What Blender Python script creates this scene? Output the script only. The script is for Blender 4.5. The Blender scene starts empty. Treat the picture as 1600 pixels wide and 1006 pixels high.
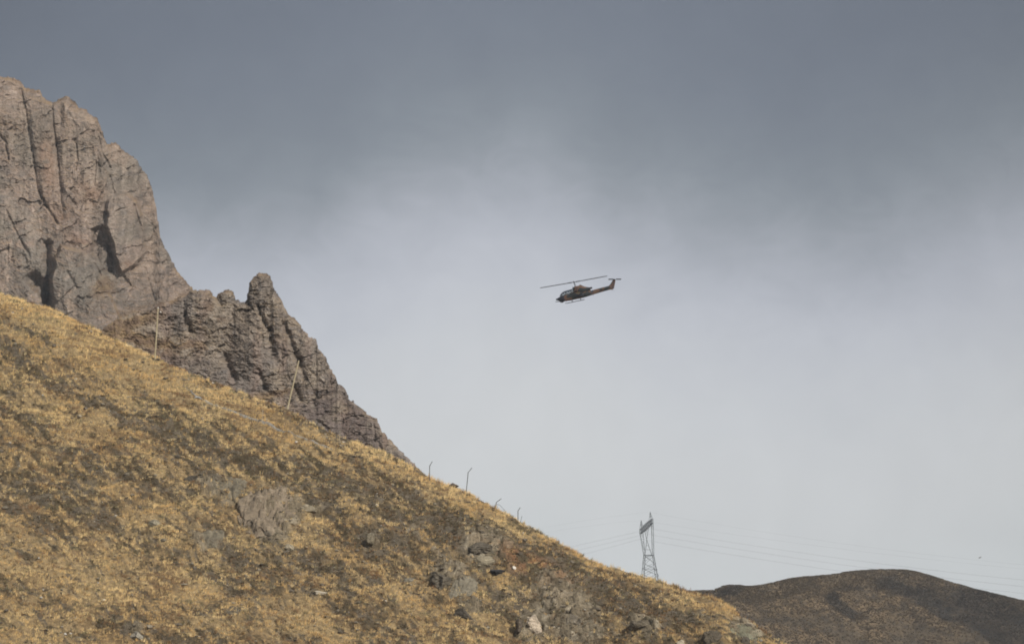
import bpy, math, random
import numpy as np
from mathutils import Vector, Matrix

# ------------------------------------------------------------------ camera
F = 5692.0                       # focal length in pixels of the 1600 px wide photograph
PITCH = math.radians(8.0)
CZ = 1.6
CP, SP = math.cos(PITCH), math.sin(PITCH)
scene = bpy.context.scene
cam_d = bpy.data.cameras.new("camera")
cam = bpy.data.objects.new("camera", cam_d)
scene.collection.objects.link(cam)
cam.location = (0, 0, CZ)
cam.rotation_euler = (math.radians(90) + PITCH, 0, 0)
cam_d.sensor_width = 36.0
cam_d.lens = F * 36.0 / 1600.0
cam_d.clip_start = 0.5
cam_d.clip_end = 60000
scene.camera = cam
scene.render.resolution_x, scene.render.resolution_y = 1024, 643

# ------------------------------------------------------------------ colour helpers
def lin(c):
    return c / 12.92 if c <= 0.04045 else ((c + 0.055) / 1.055) ** 2.4
def hx(s):
    return tuple(lin(int(s[i:i + 2], 16) / 255) for i in (0, 2, 4))

# ------------------------------------------------------------------ view, sun, sky
scene.view_settings.view_transform = 'Standard'
scene.view_settings.look = 'None'
scene.view_settings.exposure = 0.0
scene.view_settings.gamma = 1.0
SUN_AZ = math.radians(138)       # clockwise from north (+Y): the sun stands behind the camera, to the right
SUN_EL = math.radians(38)
sd = bpy.data.lights.new("sun", 'SUN')
sd.energy = 4.0
sd.angle = math.radians(1.5)
sd.color = (1.0, 0.93, 0.82)
sun = bpy.data.objects.new("sun", sd)
scene.collection.objects.link(sun)
sv = Vector((math.sin(SUN_AZ) * math.cos(SUN_EL), math.cos(SUN_AZ) * math.cos(SUN_EL), math.sin(SUN_EL)))
sun.rotation_euler = sv.to_track_quat('Z', 'Y').to_euler()
sun.location = (60, -50, 300)

world = bpy.data.worlds.new("World")
scene.world = world
world.use_nodes = True
wt = world.node_tree
wt.nodes.clear()
def W(t, **k):
    n = wt.nodes.new(t)
    for a, b in k.items():
        setattr(n, a, b)
    return n
def WM(op, a, b=None, c=None):
    n = W('ShaderNodeMath', operation=op)
    for i, v in enumerate((a, b, c)):
        if v is None:
            continue
        if isinstance(v, (int, float)):
            n.inputs[i].default_value = v
        else:
            wt.links.new(v, n.inputs[i])
    return n.outputs[0]
geo = W('ShaderNodeTexCoord')
sep = W('ShaderNodeSeparateXYZ')
wt.links.new(geo.outputs['Generated'], sep.inputs[0])
az = WM('MULTIPLY', WM('ARCTAN2', sep.outputs[0], sep.outputs[1]), 180 / math.pi)
el = WM('MULTIPLY', WM('ARCSINE', sep.outputs[2]), 180 / math.pi)
# cloud base: elevation at which the dark deck gives way to the bright band, by azimuth
crv = W('ShaderNodeFloatCurve')
wt.links.new(WM('MULTIPLY_ADD', az, 1 / 24.0, 0.5), crv.inputs[1])
cc = crv.mapping.curves[0]
bnd = [(-400, 340), (0, 345), (200, 355), (300, 350), (420, 335), (520, 328), (600, 288), (700, 262), (800, 252), (900, 272),
       (1000, 312), (1100, 338), (1200, 362), (1300, 368), (1400, 345), (1500, 310), (1600, 275), (1900, 240)]
pts = [((math.degrees((p - 800) / F)) / 24 + 0.5, 0.5 + (q - 270) / 1006.0) for p, q in bnd]
cc.points[0].location = (0.0, pts[0][1]); cc.points[1].location = (1.0, pts[-1][1])
for p, q in pts:
    cc.points.new(p, q)
crv.mapping.update()
shift = WM('SUBTRACT', crv.outputs[0], 0.5)
def wnoise(scale, detail, dist, sx, sz):
    m = W('ShaderNodeCombineXYZ')
    wt.links.new(WM('MULTIPLY', az, sx), m.inputs[0])
    wt.links.new(WM('MULTIPLY', el, sz), m.inputs[1])
    n = W('ShaderNodeTexNoise')
    n.inputs['Scale'].default_value = scale
    n.inputs['Detail'].default_value = detail
    n.inputs['Roughness'].default_value = 0.5
    n.inputs['Distortion'].default_value = dist
    wt.links.new(m.outputs[0], n.inputs['Vector'])
    return WM('SUBTRACT', n.outputs[0], 0.5)
py_n = WM('MULTIPLY_ADD', el, -math.radians(1) * F / 1006.0, (503 + F * PITCH) / 1006.0)
n1 = wnoise(0.42, 3.0, 0.5, 0.8, 1.0)
n2 = wnoise(1.6, 4.0, 0.4, 0.7, 1.0)
s = WM('SUBTRACT', py_n, WM('MULTIPLY', shift, 0.95))
s = WM('ADD', s, WM('MULTIPLY', n1, 0.09))
s = WM('ADD', s, WM('MULTIPLY', n2, 0.035))
n4 = wnoise(1.1, 6.0, 1.6, 1.0, 1.5)
s = WM('ADD', s, WM('MULTIPLY', n4, 0.055))
s2 = WM('MULTIPLY_ADD', s, 0.5, 0.25)            # picture = 0.25 .. 0.75 of the ramp
ramp = W('ShaderNodeValToRGB')
wt.links.new(s2, ramp.inputs[0])
ramp.color_ramp.interpolation = 'B_SPLINE'
stops = [(-0.5, 'a7abb2'), (-0.20, '727985'), (-0.03, '747b87'), (0.07, '7b828d'), (0.15, '828992'), (0.22, '8d949c'), (0.28, '9fa4ac'),
         (0.35, 'b4b8c1'), (0.43, 'c4c7cf'), (0.52, 'cdd0d5'), (0.64, 'd6d8da'), (0.76, 'd8dadb'), (0.88, 'd4d8d9'), (1.02, 'ced2d4'), (1.4, 'a8a8a4')]
els = ramp.color_ramp.elements
while len(els) > 1:
    els.remove(els[0])
els[0].position = stops[0][0] * 0.5 + 0.25; els[0].color = (*hx(stops[0][1]), 1)
for p, c in stops[1:]:
    e = els.new(p * 0.5 + 0.25); e.color = (*hx(c), 1)
# lens vignette put into the sky colour, strongest towards the upper sides, and grain of thin cloud in the bright band
side = WM('MULTIPLY', WM('POWER', WM('ABSOLUTE', WM('MULTIPLY', az, 1 / 8.0)), 2.2), WM('MAXIMUM', WM('MULTIPLY_ADD', py_n, .17, -0.20), -0.2))
n3 = wnoise(0.9, 4.0, 0.6, 1.0, 0.8)
gain = WM('ADD', WM('ADD', WM('MAXIMUM', side, -0.24), 1.0), WM('MULTIPLY', n3, 0.10))
sc = W('ShaderNodeVectorMath', operation='SCALE')
wt.links.new(ramp.outputs[0], sc.inputs[0]); wt.links.new(gain, sc.inputs['Scale'])
sky = W('ShaderNodeTexSky')
sky.sky_type = 'NISHITA'
sky.sun_disc = False
sky.sun_elevation = SUN_EL
sky.sun_rotation = SUN_AZ
sky.altitude = 1700
sc10 = W('ShaderNodeVectorMath', operation='SCALE')
wt.links.new(sc.outputs[0], sc10.inputs[0]); sc10.inputs['Scale'].default_value = 10.0
mixs = W('ShaderNodeMix', data_type='RGBA')
mixs.inputs['Factor'].default_value = 0.97
wt.links.new(sky.outputs[0], mixs.inputs['A']); wt.links.new(sc10.outputs[0], mixs.inputs['B'])
bg = W('ShaderNodeBackground')
bg.inputs['Strength'].default_value = 0.1
wt.links.new(mixs.outputs['Result'], bg.inputs['Color'])
wo = W('ShaderNodeOutputWorld')
wt.links.new(bg.outputs[0], wo.inputs['Surface'])

scene.cycles.use_denoising = True
scene.cycles.denoiser = 'OPENIMAGEDENOISE'
scene.cycles.denoising_input_passes = 'RGB_ALBEDO_NORMAL'
scene.cycles.pixel_filter_type = 'BLACKMAN_HARRIS'
scene.cycles.filter_width = 1.85
scene.cycles.max_bounces = 5
scene.cycles.diffuse_bounces = 3
scene.cycles.transparent_max_bounces = 16
scene.cycles.volume_bounces = 0
scene.cycles.sample_clamp_indirect = 4.0

# ------------------------------------------------------------------ pixel <-> world
def at(px, py, Y):
    """point of the world at horizontal distance Y seen at pixel (px, py); works on arrays"""
    px = np.asarray(px, float); py = np.asarray(py, float); Y = np.asarray(Y, float)
    a = (px - 800) / F; b = (503 - py) / F
    dy = CP - b * SP; dz = SP + b * CP
    t = Y / dy
    return np.stack(np.broadcast_arrays(a * t, Y, CZ + dz * t), -1)
def proj(x, y, z):
    z = z - CZ
    f = y * CP + z * SP; u = -y * SP + z * CP
    return 800 + F * x / f, 503 - F * u / f
def P(px, py, Y):
    return Vector([float(v) for v in at(px, py, Y)])

# ------------------------------------------------------------------ noise
rs = np.random.RandomState(11)
PERM = np.concatenate([rs.permutation(256)] * 2).astype(np.int32)
VAL = (rs.rand(256) * 2 - 1).astype(np.float32)
def vnoise(x, y, z):
    xi = np.floor(x).astype(np.int32); yi = np.floor(y).astype(np.int32); zi = np.floor(z).astype(np.int32)
    fx = (x - xi).astype(np.float32); fy = (y - yi).astype(np.float32); fz = (z - zi).astype(np.float32)
    fx = fx * fx * (3 - 2 * fx); fy = fy * fy * (3 - 2 * fy); fz = fz * fz * (3 - 2 * fz)
    X0 = PERM[xi & 255]; X1 = PERM[(xi + 1) & 255]
    y0 = yi & 255; y1 = (yi + 1) & 255; z0 = zi & 255; z1 = (zi + 1) & 255
    def h(X, yy, zz):
        return VAL[PERM[PERM[(X + yy) & 255] + zz]]
    a = h(X0, y0, z0) * (1 - fx) + h(X1, y0, z0) * fx
    b = h(X0, y1, z0) * (1 - fx) + h(X1, y1, z0) * fx
    c = h(X0, y0, z1) * (1 - fx) + h(X1, y0, z1) * fx
    d = h(X0, y1, z1) * (1 - fx) + h(X1, y1, z1) * fx
    return (a * (1 - fy) + b * fy) * (1 - fz) + (c * (1 - fy) + d * fy) * fz
def fbm(x, y, z=0.0, octv=4, gain=0.5):
    x = np.asarray(x, float); y = np.asarray(y, float); z = np.zeros_like(x) + z
    s, a, n = 0, 1.0, 0.0
    for k in range(octv):
        s = s + a * vnoise(x + 17.3 * k, y + 5.1 * k, z + 9.7 * k)
        n += a; a *= gain; x = x * 2.03; y = y * 2.03; z = z * 2.03
    return s / n
def ridged(x, y, z=0.0, octv=4):
    x = np.asarray(x, float); y = np.asarray(y, float); z = np.zeros_like(x) + z
    s, a, n = 0, 1.0, 0.0
    for k in range(octv):
        s = s + a * (1 - 2 * np.abs(vnoise(x + 7.3 * k, y + 3.1 * k, z + 4.7 * k)))
        n += a; a *= 0.5; x = x * 2.1; y = y * 2.1; z = z * 2.1
    return s / n
def hash2(i, j, k):
    h = (i.astype(np.int64) * 374761393 + j.astype(np.int64) * 668265263 + k * 1274126177) & 0xffffffff
    h = ((h ^ (h >> 13)) * 1103515245) & 0xffffffff
    h = (h ^ (h >> 16)) & 0xffff
    return h.astype(np.float64) / 65536.0
def voronoi(x, y, seed=0):
    """F1, F2, a random value of the nearest cell, and the offset to its centre"""
    xi = np.floor(x); yi = np.floor(y)
    f1 = np.full(x.shape, 9.0); f2 = np.full(x.shape, 9.0); r = np.zeros(x.shape); ox = np.zeros(x.shape); oy = np.zeros(x.shape)
    for a in (-1, 0, 1):
        for b in (-1, 0, 1):
            cx = xi + a; cy = yi + b
            dx = cx + hash2(cx, cy, seed) - x; dy = cy + hash2(cx, cy, seed + 7) - y
            d = np.hypot(dx, dy)
            m = d < f1
            f2 = np.where(m, f1, np.minimum(f2, d))
            r = np.where(m, hash2(cx, cy, seed + 13), r)
            ox = np.where(m, dx, ox); oy = np.where(m, dy, oy)
            f1 = np.where(m, d, f1)
    return f1, f2, r, ox, oy
def sstep(a, b, x):
    t = np.clip((x - a) / (b - a), 0, 1)
    return t * t * (3 - 2 * t)
def segdist(x, y, pts):
    d = np.full(x.shape, 1e9)
    for (x0, y0), (x1, y1) in zip(pts[:-1], pts[1:]):
        vx, vy = x1 - x0, y1 - y0
        t = np.clip(((x - x0) * vx + (y - y0) * vy) / (vx * vx + vy * vy + 1e-9), 0, 1)
        d = np.minimum(d, np.hypot(x - x0 - t * vx, y - y0 - t * vy))
    return d
def inpoly(x, y, pts):
    c = np.zeros(x.shape, bool)
    n = len(pts)
    for i in range(n):
        x0, y0 = pts[i]; x1, y1 = pts[(i + 1) % n]
        if y0 == y1:
            continue
        c ^= ((y0 > y) != (y1 > y)) & (x < (x1 - x0) * (y - y0) / (y1 - y0) + x0)
    return c
def sdf(x, y, pts):
    d = segdist(x, y, list(pts) + [pts[0]])
    return np.where(inpoly(x, y, pts), d, -d)
def gauss(px, py, cx, cy, rx, ry, ang=0.0):
    a = math.radians(ang); c, s_ = math.cos(a), math.sin(a)
    dx = px - cx; dy = py - cy
    u = (dx * c + dy * s_) / rx; v = (-dx * s_ + dy * c) / ry
    return np.exp(-(u * u + v * v))

# ------------------------------------------------------------------ mesh + material helpers
def mesh_np(name, verts, faces, smooth=True, col=None):
    """faces: (n,3) or (n,4) index array"""
    me = bpy.data.meshes.new(name)
    verts = np.ascontiguousarray(verts, np.float32); faces = np.ascontiguousarray(faces, np.int32)
    k = faces.shape[1]; n = len(faces)
    me.vertices.add(len(verts)); me.vertices.foreach_set('co', verts.ravel())
    me.loops.add(n * k); me.loops.foreach_set('vertex_index', faces.ravel())
    me.polygons.add(n)
    me.polygons.foreach_set('loop_start', np.arange(0, n * k, k, dtype=np.int32))
    me.polygons.foreach_set('use_smooth', np.full(n, smooth, bool))
    me.update(calc_edges=True)
    if col is not None:
        a = me.color_attributes.new('tint', 'FLOAT_COLOR', 'POINT')
        c = np.ones((len(verts), 4), np.float32); c[:, :3] = col
        a.data.foreach_set('color', c.ravel())
    return me
def link(name, me, mat=None, parent=None):
    o = bpy.data.objects.new(name, me)
    scene.collection.objects.link(o)
    if mat is not None:
        me.materials.clear(); me.materials.append(mat)
    if parent is not None:
        o.parent = parent
    return o
def tag(o, label=None, cat=None, group=None, kind=None):
    if label: o['label'] = label
    if cat: o['category'] = cat
    if group: o['group'] = group
    if kind: o['kind'] = kind
    return o
def empty(name, loc=(0, 0, 0), rot=(0, 0, 0)):
    o = bpy.data.objects.new(name, None)
    scene.collection.objects.link(o)
    o.location = loc; o.rotation_euler = rot
    o.empty_display_size = 0.5
    return o
def grid_faces(nr, nc):
    i = np.arange(nr - 1)[:, None] * nc + np.arange(nc - 1)[None, :]
    return np.stack([i, i + 1, i + nc + 1, i + nc], -1).reshape(-1, 4)

def material(name, color=(0.5, 0.5, 0.5), rough=0.8, metal=0.0, tint=False, var=None, bump=None, translucent=0.0, spec=0.3):
    m = bpy.data.materials.new(name)
    m.use_nodes = True
    nt = m.node_tree; nt.nodes.clear()
    out = nt.nodes.new('ShaderNodeOutputMaterial')
    b = nt.nodes.new('ShaderNodeBsdfPrincipled')
    b.inputs['Roughness'].default_value = rough
    b.inputs['Metallic'].default_value = metal
    b.inputs['Specular IOR Level'].default_value = spec
    tc = nt.nodes.new('ShaderNodeTexCoord')
    if tint:
        a = nt.nodes.new('ShaderNodeAttribute'); a.attribute_name = 'tint'; src = a.outputs['Color']
    else:
        a = nt.nodes.new('ShaderNodeRGB'); a.outputs[0].default_value = (*color, 1); src = a.outputs[0]
    if var:
        for (scale, amount, stretch) in var:          # noise that multiplies the colour
            mp = nt.nodes.new('ShaderNodeMapping'); mp.inputs['Scale'].default_value = stretch
            nt.links.new(tc.outputs['Object'], mp.inputs[0])
            n = nt.nodes.new('ShaderNodeTexNoise')
            n.inputs['Scale'].default_value = scale; n.inputs['Detail'].default_value = 5
            n.inputs['Roughness'].default_value = 0.62
            nt.links.new(mp.outputs[0], n.inputs['Vector'])
            mr = nt.nodes.new('ShaderNodeMapRange')
            mr.inputs['From Min'].default_value = 0.3; mr.inputs['From Max'].default_value = 0.7
            mr.inputs['To Min'].default_value = 1 - amount; mr.inputs['To Max'].default_value = 1 + amount
            nt.links.new(n.outputs[0], mr.inputs[0])
            v = nt.nodes.new('ShaderNodeVectorMath'); v.operation = 'SCALE'
            nt.links.new(src, v.inputs[0]); nt.links.new(mr.outputs[0], v.inputs['Scale'])
            src = v.outputs[0]
    nt.links.new(src, b.inputs['Base Color'])
    if bump:
        prev = None
        for (scale, strength, dist, stretch) in bump:
            mp = nt.nodes.new('ShaderNodeMapping'); mp.inputs['Scale'].default_value = stretch
            nt.links.new(tc.outputs['Object'], mp.inputs[0])
            n = nt.nodes.new('ShaderNodeTexNoise'); n.inputs['Scale'].default_value = scale
            n.inputs['Detail'].default_value = 5
            nt.links.new(mp.outputs[0], n.inputs['Vector'])
            bp = nt.nodes.new('ShaderNodeBump'); bp.inputs['Strength'].default_value = strength
            bp.inputs['Distance'].default_value = dist
            nt.links.new(n.outputs[0], bp.inputs['Height'])
            if prev: nt.links.new(prev, bp.inputs['Normal'])
            prev = bp.outputs[0]
        nt.links.new(prev, b.inputs['Normal'])
    if translucent:
        tr = nt.nodes.new('ShaderNodeBsdfTranslucent'); nt.links.new(src, tr.inputs[0])
        mx = nt.nodes.new('ShaderNodeMixShader'); mx.inputs[0].default_value = translucent
        nt.links.new(b.outputs[0], mx.inputs[1]); nt.links.new(tr.outputs[0], mx.inputs[2])
        nt.links.new(mx.outputs[0], out.inputs[0])
    else:
        nt.links.new(b.outputs[0], out.inputs[0])
    return m

U = (1, 1, 1)
M_soil = material('hillside_soil', tint=True, rough=0.95, spec=0.1, var=[(1.6, 0.30, (1, 1, 2.2)), (6, 0.30, U)], bump=[(4, 0.8, 0.25, U), (14, 0.6, 0.08, U)])
M_rockA = material('cliff_rock', tint=True, rough=0.95, spec=0.12, var=[(0.25, 0.14, (1, 1, 0.5)), (1.3, 0.22, (1, 1, 1.3))], bump=[(1.2, 0.8, 0.6, (1, 1, 1.4)), (4, 0.6, 0.2, U)])
M_rockB = material('ridge_rock', tint=True, rough=0.95, spec=0.12, var=[(0.5, 0.15, U), (2.6, 0.26, (1, 1, 1.6))], bump=[(2.4, 0.8, 0.35, (1, 1, 1.6)), (8, 0.6, 0.12, U)])
M_stone = material('outcrop_rock', tint=True, rough=0.95, spec=0.15, var=[(2.2, 0.25, (1, 1, 1.5)), (9, 0.3, U)], bump=[(5, 0.7, 0.12, (1, 1, 1.6)), (16, 0.5, 0.04, U)])
M_grass = material('dry_grass', tint=True, rough=0.85, spec=0.1, translucent=0.25)
M_far = material('far_hill_shaded_scrub', tint=True, rough=0.95, spec=0.05, var=[(0.05, 0.25, U), (0.35, 0.45, (1, 1, 1.8)), (1.1, 0.45, (1, 1, 1.5))], bump=[(0.8, 1.0, 1.2, U)])
M_ground = material('valley_floor', (0.22, 0.17, 0.10), rough=0.95, spec=0.1, var=[(0.02, 0.3, U), (0.4, 0.3, U)])
M_path = material('gravel_track', (0.26, 0.25, 0.23), rough=0.9, spec=0.15, var=[(2, 0.3, U), (9, 0.2, U)])
M_pole = material('weathered_timber', (0.43, 0.37, 0.25), rough=0.85, var=[(1.5, 0.2, (6, 6, 1))])
M_rust = material('painted_steel_post', (0.12, 0.12, 0.125), rough=0.7, metal=0.3, var=[(3, 0.3, U)])
M_galv = material('galvanised_steel', (0.07, 0.08, 0.088), rough=0.65, metal=0.2, var=[(0.4, 0.2, U)])
M_glassins = material('insulator_glass', (0.10, 0.12, 0.12), rough=0.3)
M_wire = material('aluminium_cable', (0.22, 0.23, 0.24), rough=0.6, metal=0.2)
M_porc = material('white_porcelain', (0.75, 0.75, 0.72), rough=0.35)

# ================================================================== NEAR HILLSIDE
RIDGE = [(-1400, 120), (-700, 250), (-260, 345), (-100, 408), (0, 459), (40, 472), (90, 489), (130, 508), (180, 532), (242, 562), (300, 586), (350, 604), (400, 626),
         (450, 640), (520, 679), (560, 694), (600, 710), (645, 731), (671, 749), (700, 759), (730, 771), (775, 796), (810, 814),
         (860, 842), (900, 864), (940, 884), (985, 895), (1030, 909), (1070, 923), (1100, 930), (1130, 943), (1165, 969), (1200, 994),
         (1230, 1010), (1300, 1048), (1450, 1130), (1800, 1300), (2600, 1500)]
rp = np.array(RIDGE, float)
r_px = np.linspace(-1400, 2600, 1750)
r_py = np.interp(r_px, rp[:, 0], rp[:, 1])
kr = np.ones(9) / 9
r_py = np.convolve(np.pad(r_py, 4, mode='edge'), kr, 'valid')
r_Y = 520 - 90 * np.clip(r_px, -700, 2600) / 1230.0
r_w = at(r_px, r_py, r_Y)                       # ridge line in the world
SLOPE, RND = 0.62, 2.2
def ridge_at(x):
    return np.interp(x, r_w[:, 0], r_w[:, 1]), np.interp(x, r_w[:, 0], r_w[:, 2])
def H0(x, y):
    yr, zr = ridge_at(x)
    w = yr - y
    q = np.sqrt(w * w + RND * RND) - RND
    z = np.where(w > 0, zr - SLOPE * q, zr - 0.34 * q)
    fl = 1.2 + 0 * z                             # valley floor just above the ground sheet
    k = 4.0
    h = np.clip(0.5 + 0.5 * (z - fl) / k, 0, 1)
    return fl * (1 - h) + z * h + k * h * (1 - h)
# rock-rich places of the slope (in the photograph's pixels): x, y, rx, ry, angle, strength
ROCKY = [(425, 800, 60, 48, 20, 1.0), (340, 770, 50, 30, 25, .8), (310, 840, 60, 28, 30, .7), (500, 790, 40, 25, 20, .5), (580, 845, 25, 30, 0, .7),
         (760, 860, 55, 40, 20, 1.0), (700, 900, 50, 40, 50, .9), (730, 945, 60, 30, 40, .7), (880, 930, 80, 40, 25, .9), (835, 970, 40, 40, 0, 1.0),
         (900, 985, 70, 30, 10, .9), (1010, 985, 60, 25, 15, .8), (1100, 960, 50, 25, 30, .6), (1165, 985, 50, 30, 30, .8), (530, 745, 60, 20, 30, .5),
         (640, 830, 60, 24, 30, .45), (215, 985, 50, 25, 20, .6), (120, 780, 40, 14, 35, .4), (60, 690, 60, 14, 35, .35), (640, 930, 40, 20, 20, .4),
         (460, 730, 60, 22, 30, .4), (360, 930, 60, 20, 25, .5), (980, 930, 50, 22, 25, .4), (400, 670, 50, 12, 25, .35)]
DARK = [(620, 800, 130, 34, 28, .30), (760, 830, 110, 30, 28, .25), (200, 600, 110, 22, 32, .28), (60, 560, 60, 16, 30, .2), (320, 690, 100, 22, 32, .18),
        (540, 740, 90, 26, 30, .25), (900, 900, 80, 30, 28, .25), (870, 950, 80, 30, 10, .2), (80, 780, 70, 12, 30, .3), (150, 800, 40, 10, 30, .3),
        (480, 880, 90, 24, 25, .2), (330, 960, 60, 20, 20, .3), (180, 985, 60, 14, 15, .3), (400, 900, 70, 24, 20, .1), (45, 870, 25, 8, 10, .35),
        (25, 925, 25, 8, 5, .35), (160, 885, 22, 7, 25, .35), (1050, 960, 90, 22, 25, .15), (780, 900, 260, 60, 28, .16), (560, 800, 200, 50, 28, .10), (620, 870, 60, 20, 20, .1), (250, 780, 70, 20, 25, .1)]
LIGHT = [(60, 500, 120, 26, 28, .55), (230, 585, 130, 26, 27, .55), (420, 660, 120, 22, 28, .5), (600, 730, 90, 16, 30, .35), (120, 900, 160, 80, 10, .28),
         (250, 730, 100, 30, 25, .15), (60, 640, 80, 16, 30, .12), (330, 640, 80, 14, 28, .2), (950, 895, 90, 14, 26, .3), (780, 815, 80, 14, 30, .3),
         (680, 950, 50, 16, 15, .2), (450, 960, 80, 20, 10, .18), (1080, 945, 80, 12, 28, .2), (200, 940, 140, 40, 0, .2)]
def layout(x, y):
    """ground cover of the slope: darkness (scrub) and rockiness, both 0..1"""
    z = H0(x, y)
    px, py = proj(x, y, z)
    a = math.radians(29)
    s_ = px * math.cos(a) + py * math.sin(a); t_ = -px * math.sin(a) + py * math.cos(a)
    wx = 14 * fbm(px / 45, py / 30, 3.0, 3)
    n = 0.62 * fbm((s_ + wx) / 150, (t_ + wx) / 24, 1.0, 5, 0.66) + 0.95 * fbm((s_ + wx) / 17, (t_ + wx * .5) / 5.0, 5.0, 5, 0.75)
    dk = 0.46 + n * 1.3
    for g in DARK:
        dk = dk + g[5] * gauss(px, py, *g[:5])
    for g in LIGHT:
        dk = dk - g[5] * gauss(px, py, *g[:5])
    rk = np.zeros_like(dk)
    for g in ROCKY:
        rk = np.maximum(rk, g[5] * gauss(px, py, *g[:5]))
    rk = rk + 0.35 * fbm(px / 26, py / 16, 8.0, 4)
    return px, py, z, np.clip(dk, 0, 1), sstep(0.42, 0.78, rk)
def relief(x, y, z0, dk, rk):
    """height added to the smooth slope"""
    yr, _ = ridge_at(x)
    fade = sstep(0.5, 16, yr - y)                # keep the skyline
    u, v = x, z0 * 1.9
    big = 1.5 * fbm(u / 17, v / 17, 2.0, 3) * fade
    med = 0.70 * fbm(u / 3.1, v / 2.4, 4.0, 4, 0.55) * (0.35 + 0.65 * fade)
    terr = 0.27 * ridged(u / 2.6, v / 0.75, 6.0, 3) * (0.3 + 0.7 * fade)
    wu = u + 0.8 * fbm(u / 1.5, v / 1.5, 11.0, 3); wv = v + 0.8 * fbm(u / 1.5, v / 1.5, 12.0, 3)
    f1, f2, r, ox, oy = voronoi(wu / 2.6 + wv * 0.12, wv / 1.7, 3)
    g1, g2, q, px_, py_ = voronoi(wu / 0.9, wv / 0.55, 5)
    blocks = 1.25 * (r - 0.25) + 0.5 * oy * (r > .4) - 0.45 * np.exp(-((f2 - f1) / 0.08) ** 2) + 0.42 * (q - 0.5) - 0.22 * np.exp(-((g2 - g1) / 0.12) ** 2)
    small = 0.30 * ridged(u / 1.5, v / .9, 7.0, 3) * (0.3 + 0.7 * fade)
    return big + med + terr + small + rk * blocks * (0.45 + 0.55 * fade)

gx = np.concatenate([np.linspace(-205, -85, 120)[:-1], np.linspace(-85, 50, 1130), np.linspace(50, 120, 90)[1:]])
nx, nw = len(gx), 820
wl = np.concatenate([-np.linspace(70, 1.6, 60) ** 1.0, np.linspace(-1.5, 8, 110), np.linspace(8.1, 95, nw - 170)])
X, Wd = np.meshgrid(gx, wl, indexing='xy')
Yr, Zr = ridge_at(X)
Y = Yr - Wd
PX, PY, Z0, DK, RK = layout(X, Y)
Z = Z0 + relief(X, Y, Z0, DK, RK) * sstep(-60, -5, -np.abs(np.minimum(0, Wd)) )
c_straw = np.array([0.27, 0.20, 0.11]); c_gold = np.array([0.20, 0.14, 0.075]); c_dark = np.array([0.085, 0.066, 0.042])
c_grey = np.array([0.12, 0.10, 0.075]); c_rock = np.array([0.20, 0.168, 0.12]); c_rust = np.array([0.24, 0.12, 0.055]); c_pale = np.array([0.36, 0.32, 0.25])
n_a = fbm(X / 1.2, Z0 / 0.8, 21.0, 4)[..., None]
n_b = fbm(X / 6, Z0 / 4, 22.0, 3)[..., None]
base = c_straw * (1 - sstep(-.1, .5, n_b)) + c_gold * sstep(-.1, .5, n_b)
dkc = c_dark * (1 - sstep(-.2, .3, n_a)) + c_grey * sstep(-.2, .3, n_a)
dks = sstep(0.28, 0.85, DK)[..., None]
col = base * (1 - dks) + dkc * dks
f1, f2, r1, _, _ = voronoi(X / 0.9, Z0 * 1.9 / 0.6, 9)
rock_c = c_rock * (0.62 + 0.62 * r1[..., None])
pl = (sstep(.72, .95, r1) * RK)[..., None] * 0.6
rock_c = rock_c * (1 - pl) + c_pale * pl
rkk = RK[..., None] * 0.92
col = col * (1 - rkk) + rock_c * rkk
ru = (np.clip(gauss(PX, PY, 815, 885, 50, 16, 25) + gauss(PX, PY, 860, 895, 40, 10, 25) * .7, 0, 1) * sstep(-.2, .2, n_a[..., 0]))[..., None] * .7
col = col * (1 - ru) + c_rust * ru
col = col * (1 + .35 * fbm(X / .5, Z0 / .3, 23.0, 3))[..., None]
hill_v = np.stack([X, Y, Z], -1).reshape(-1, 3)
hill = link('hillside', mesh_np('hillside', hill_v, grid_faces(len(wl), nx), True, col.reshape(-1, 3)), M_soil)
tag(hill, 'dry straw coloured grassy slope with grey rock outcrops falling from left to right', 'hillside', kind='structure')

def Hs(x, y):
    """full height of the slope at arrays of points"""
    x = np.atleast_1d(np.asarray(x, float)); y = np.atleast_1d(np.asarray(y, float))
    px, py, z0, dk, rk = layout(x, y)
    return z0 + relief(x, y, z0, dk, rk), dk, rk, px, py
def on_slope(px, py):
    """where the ray of a pixel meets the slope"""
    Ys = np.linspace(330, 530, 4000)
    p = at(np.full(4000, px), np.full(4000, py), Ys)
    h = Hs(p[:, 0], p[:, 1])[0]
    k = np.nonzero(h >= p[:, 2])[0]
    if len(k):
        k = k[0]
    else:
        k = int(np.argmax(h - p[:, 2]))
    return Vector((float(p[k, 0]), float(p[k, 1]), float(h[k])))

# valley floor, one sheet to the horizon
gs = 30000.0
g = mesh_np('ground', np.array([[-gs, -gs, 0], [gs, -gs, 0], [gs, gs, 0], [-gs, gs, 0]]), np.array([[0, 1, 2, 3]]), False)
tag(link('ground', g, M_ground), kind='structure')

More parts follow.
